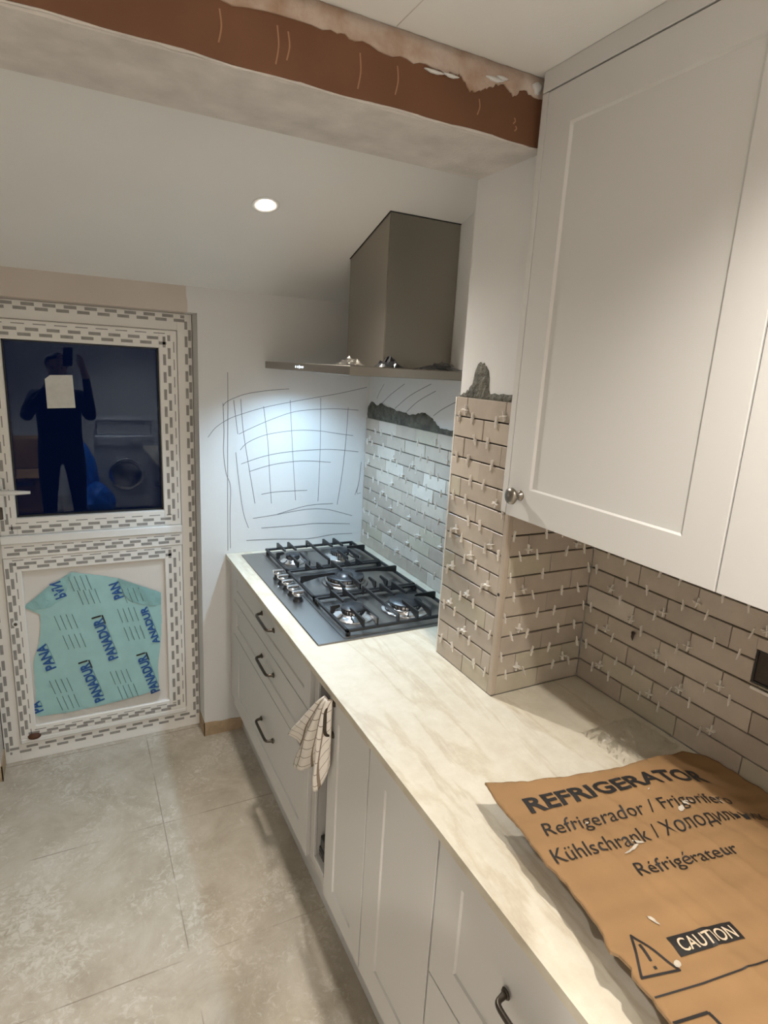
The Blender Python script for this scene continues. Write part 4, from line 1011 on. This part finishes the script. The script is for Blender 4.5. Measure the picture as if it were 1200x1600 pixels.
# ================================================================== BEHIND THE CAMERA (seen mirrored in the dark door glass)
u = thing('washing_machine', 'white front loading washing machine at the rear of the room', 'washing machine')
b = MB(); b.box((-0.38, -5.10, 0.02), (0.24, -4.52, 0.86), 0.012, seg=2); b.box((-0.37, -5.09, 0.0), (0.23, -4.55, 0.03)); b.build('body', M['appliance'], u)
b = MB(); b.box((-0.375, -4.522, 0.735), (0.235, -4.512, 0.85), 0.003); b.box((-0.36, -4.513, 0.755), (-0.19, -4.508, 0.835), 0.003); b.build('control_panel', M['appliance'], u)
b = MB(); b.lathe([(0.19, 0.0), (0.19, 0.03), (0.165, 0.045), (0.14, 0.04)], (-0.07, -4.52, 0.42), 'y', 40); d = b.build('door', M['chrome'], u)
b = MB(); b.lathe([(0.0, 0.02), (0.10, 0.03), (0.145, 0.042), (0.145, 0.0)], (-0.07, -4.52, 0.42), 'y', 32); b.build('door_glass', M['cap'], d)
b = MB(); b.lathe([(0.03, 0.0), (0.028, 0.022), (0.0, 0.024)], (0.0, -4.512, 0.793), 'y', 20); b.build('dial', M['chrome'], u)
u = thing('storage_crate', 'grey plastic crate on top of the washing machine', 'crate')
b = MB(); x0, x1, y0, y1, z0, z1 = -0.36, 0.22, -5.0, -4.58, 0.8605, 1.05
b.box((x0, y0, z0), (x1, y1, z0+0.006)); b.box((x0, y0, z0), (x0+0.006, y1, z1)); b.box((x1-0.006, y0, z0), (x1, y1, z1)); b.box((x0, y0, z0), (x1, y0+0.006, z1)); b.box((x0, y1-0.006, z0), (x1, y1, z1))
b.box((x0-0.012, y1-0.004, z1-0.025), (x1+0.012, y1+0.010, z1), 0.003); b.build('body', M['appliance'], u)
def carton(lo, hi, label, flap=True):
    u = thing('carton', label, 'box')
    b = MB(); b.box(lo, (hi[0], hi[1], hi[2]), 0.003); b.build('body', M['card'], u)
    if flap:
        b = MB(); b.prism([(hi[1], hi[2]), (hi[1]+0.11, hi[2]-0.07), (hi[1]+0.114, hi[2]-0.066), (hi[1], hi[2]+0.004)], 'x', lo[0]+0.005, hi[0]-0.005); b.build('flap', M['card'], u)
carton((-1.22, -4.75, 0.0), (-0.80, -4.35, 0.52), 'lower brown carton in the stack at the rear of the room')
carton((-1.18, -4.72, 0.525), (-0.86, -4.42, 0.84), 'upper brown carton in the stack at the rear of the room', False)
def bag(loc, r, label, seed):
    rnd = random.Random(seed); b = MB()
    bmesh.ops.create_icosphere(b.bm, subdivisions=3, radius=1.0)
    for v in b.bm.verts:
        c = v.co.copy(); k = 1 + 0.16*math.sin(c.x*7+seed)*math.sin(c.y*6)*math.sin(c.z*8+seed) + rnd.uniform(-0.05, 0.05)
        up = max(0, c.z)
        v.co = Vector((c.x*r[0]*k*(1-0.45*up*up), c.y*r[1]*k*(1-0.45*up*up), (c.z*0.5+0.5)*r[2]*(1+0.1*k) - 0.0))
    zmin = min(v.co.z for v in b.bm.verts)
    for v in b.bm.verts: v.co.z -= zmin
    o = b.build('plastic_bag', M['blue_bag'], None, loc); o.name = 'plastic_bag'
    return tag(o, label, 'bag')
bag((-0.40, -4.00, 0.0), (0.17, 0.15, 0.40), 'smaller blue plastic bag on the floor before the washing machine', 2)
bag((-0.50, -4.33, 0.0), (0.13, 0.12, 0.74), 'tall blue plastic bag in front of the washing machine', 5)

# person taking the picture
def person():
    V, E, R = [], [], []
    def add(p, r, parent=None):
        V.append(p); R.append(r)
        if parent is not None: E.append((parent, len(V)-1))
        return len(V)-1
    ox, oy = -0.69, -2.985
    pel = add((ox, oy, 0.95), 0.150)
    sp = add((ox, oy-0.01, 1.14), 0.145, pel); chs = add((ox, oy-0.01, 1.32), 0.155, sp); nk0 = add((ox, oy, 1.44), 0.085, chs); nk = add((ox, oy+0.015, 1.505), 0.056, nk0)
    h1 = add((ox+0.01, oy+0.035, 1.57), 0.072, nk); h2 = add((ox+0.01, oy+0.035, 1.64), 0.088, h1); add((ox+0.01, oy+0.025, 1.705), 0.075, h2)
    for s in (-1, 1):
        hp = add((ox+s*0.10, oy, 0.88), 0.105, pel); kn = add((ox+s*0.115, oy+0.025, 0.50), 0.066, hp); an = add((ox+s*0.125, oy-0.01, 0.10), 0.044, kn)
        ft = add((ox+s*0.135, oy+0.07, 0.045), 0.042, an); add((ox+s*0.145, oy+0.16, 0.036), 0.034, ft)
        sh = add((ox+s*0.175, oy, 1.385), 0.070, chs); el = add((ox+s*0.25, oy+0.13, 1.20), 0.050, sh)
        hx = -0.579 + s*0.075
        wr = add((hx+s*0.035, -2.715, 1.565), 0.030, el); pm = add((hx+s*0.012, -2.665, 1.640), 0.030, wr); 
        for k in range(4):
            a = add((hx+s*0.010, -2.648+0.004*k, 1.672+0.020*(k-1)), 0.0095, pm); c = add((hx-s*0.004, -2.632+0.004*k, 1.690+0.022*(k-1)), 0.0085, a); add((hx-s*0.026, -2.640, 1.694+0.022*(k-1)), 0.0075, c)
        a = add((hx-s*0.004, -2.690, 1.655), 0.011, pm); add((hx-s*0.026, -2.682, 1.680), 0.009, a)
    me = bpy.data.meshes.new('person'); me.from_pydata(V, E, [])
    o = bpy.data.objects.new('tmp', me); COL.objects.link(o)
    o.modifiers.new('skin', 'SKIN'); sk = me.skin_vertices[0].data if me.skin_vertices else None
    if sk is None:
        b2 = bmesh.new(); b2.from_mesh(me); b2.verts.layers.skin.verify(); b2.to_mesh(me); b2.free(); sk = me.skin_vertices[0].data
    for i, r in enumerate(R): sk[i].radius = (r, r*(0.78 if i in (0, 1, 2, 3) else 1.0)); sk[i].use_root = (i == 0)
    ss = o.modifiers.new('sub', 'SUBSURF'); ss.levels = 2; ss.render_levels = 2
    dg = bpy.context.evaluated_depsgraph_get(); dg.update()
    m2 = bpy.data.meshes.new_from_object(o.evaluated_get(dg)); bpy.data.objects.remove(o)
    for m in (M['skin'], M['dark_cloth'], mat('dark trousers', (0.01, 0.011, 0.018), 0.85), mat('dark shoes', (0.02, 0.018, 0.016), 0.5)): m2.materials.append(m)
    for f in m2.polygons:
        c = f.center; f.use_smooth = True
        head = c.z > 1.475 and abs(c.x-ox) < 0.14 and c.y < oy+0.16
        hand = c.y > -2.735 and c.z > 1.55
        f.material_index = 0 if head or hand else (1 if c.z > 0.92 else (2 if c.z > 0.09 else 3))
    p = bpy.data.objects.new('person', m2); COL.objects.link(p)
    tag(p, 'person in a dark jacket and trousers holding up a phone, mirrored in the door glass', 'person')
    b = MB(); cx, cy, cz = ox+0.01, oy+0.035, 1.625
    bmesh.ops.create_uvsphere(b.bm, u_segments=24, v_segments=16, radius=1.0)
    for v in b.bm.verts: v.co = Vector((cx+v.co.x*0.092, cy-0.016+v.co.y*0.098, cz+0.04+v.co.z*0.085))
    bmesh.ops.delete(b.bm, geom=[v for v in b.bm.verts if v.co.y > cy+0.045 and v.co.z < cz+0.075], context='VERTS')
    b.build('hair', M['hair'], p)
    b = MB()
    for s in (-1, 1):
        b.lathe([(0.0, 0.0), (0.012, 0.002), (0.010, 0.006), (0.0, 0.008)], (cx+s*0.032, cy+0.078, cz), 'y', 12)
    b.build('eyes', M['ink_black'], p)
    b = MB(); b.prism([(cx-0.014, cz-0.04), (cx+0.014, cz-0.04), (cx+0.006, cz+0.005), (cx-0.006, cz+0.005)], 'y', cy+0.07, cy+0.104); b.build('nose', M['skin'], p)
    b = MB(); b.box((cx-0.024, cy+0.070, cz-0.066), (cx+0.024, cy+0.084, cz-0.056), 0.003); b.build('mouth', mat('lips', (0.32, 0.13, 0.10), 0.5), p)
    b = MB(); b.box((-0.0375, -0.075, -0.004), (0.0375, 0.075, 0.004), 0.003, seg=2)
    ph = b.build('phone', M['black_film']); ph.matrix_world = _m @ Matrix.Translation((0.0, -0.055, 0.020))
    tag(ph, 'black phone held up by the person, mirrored in the door glass', 'phone')
person()
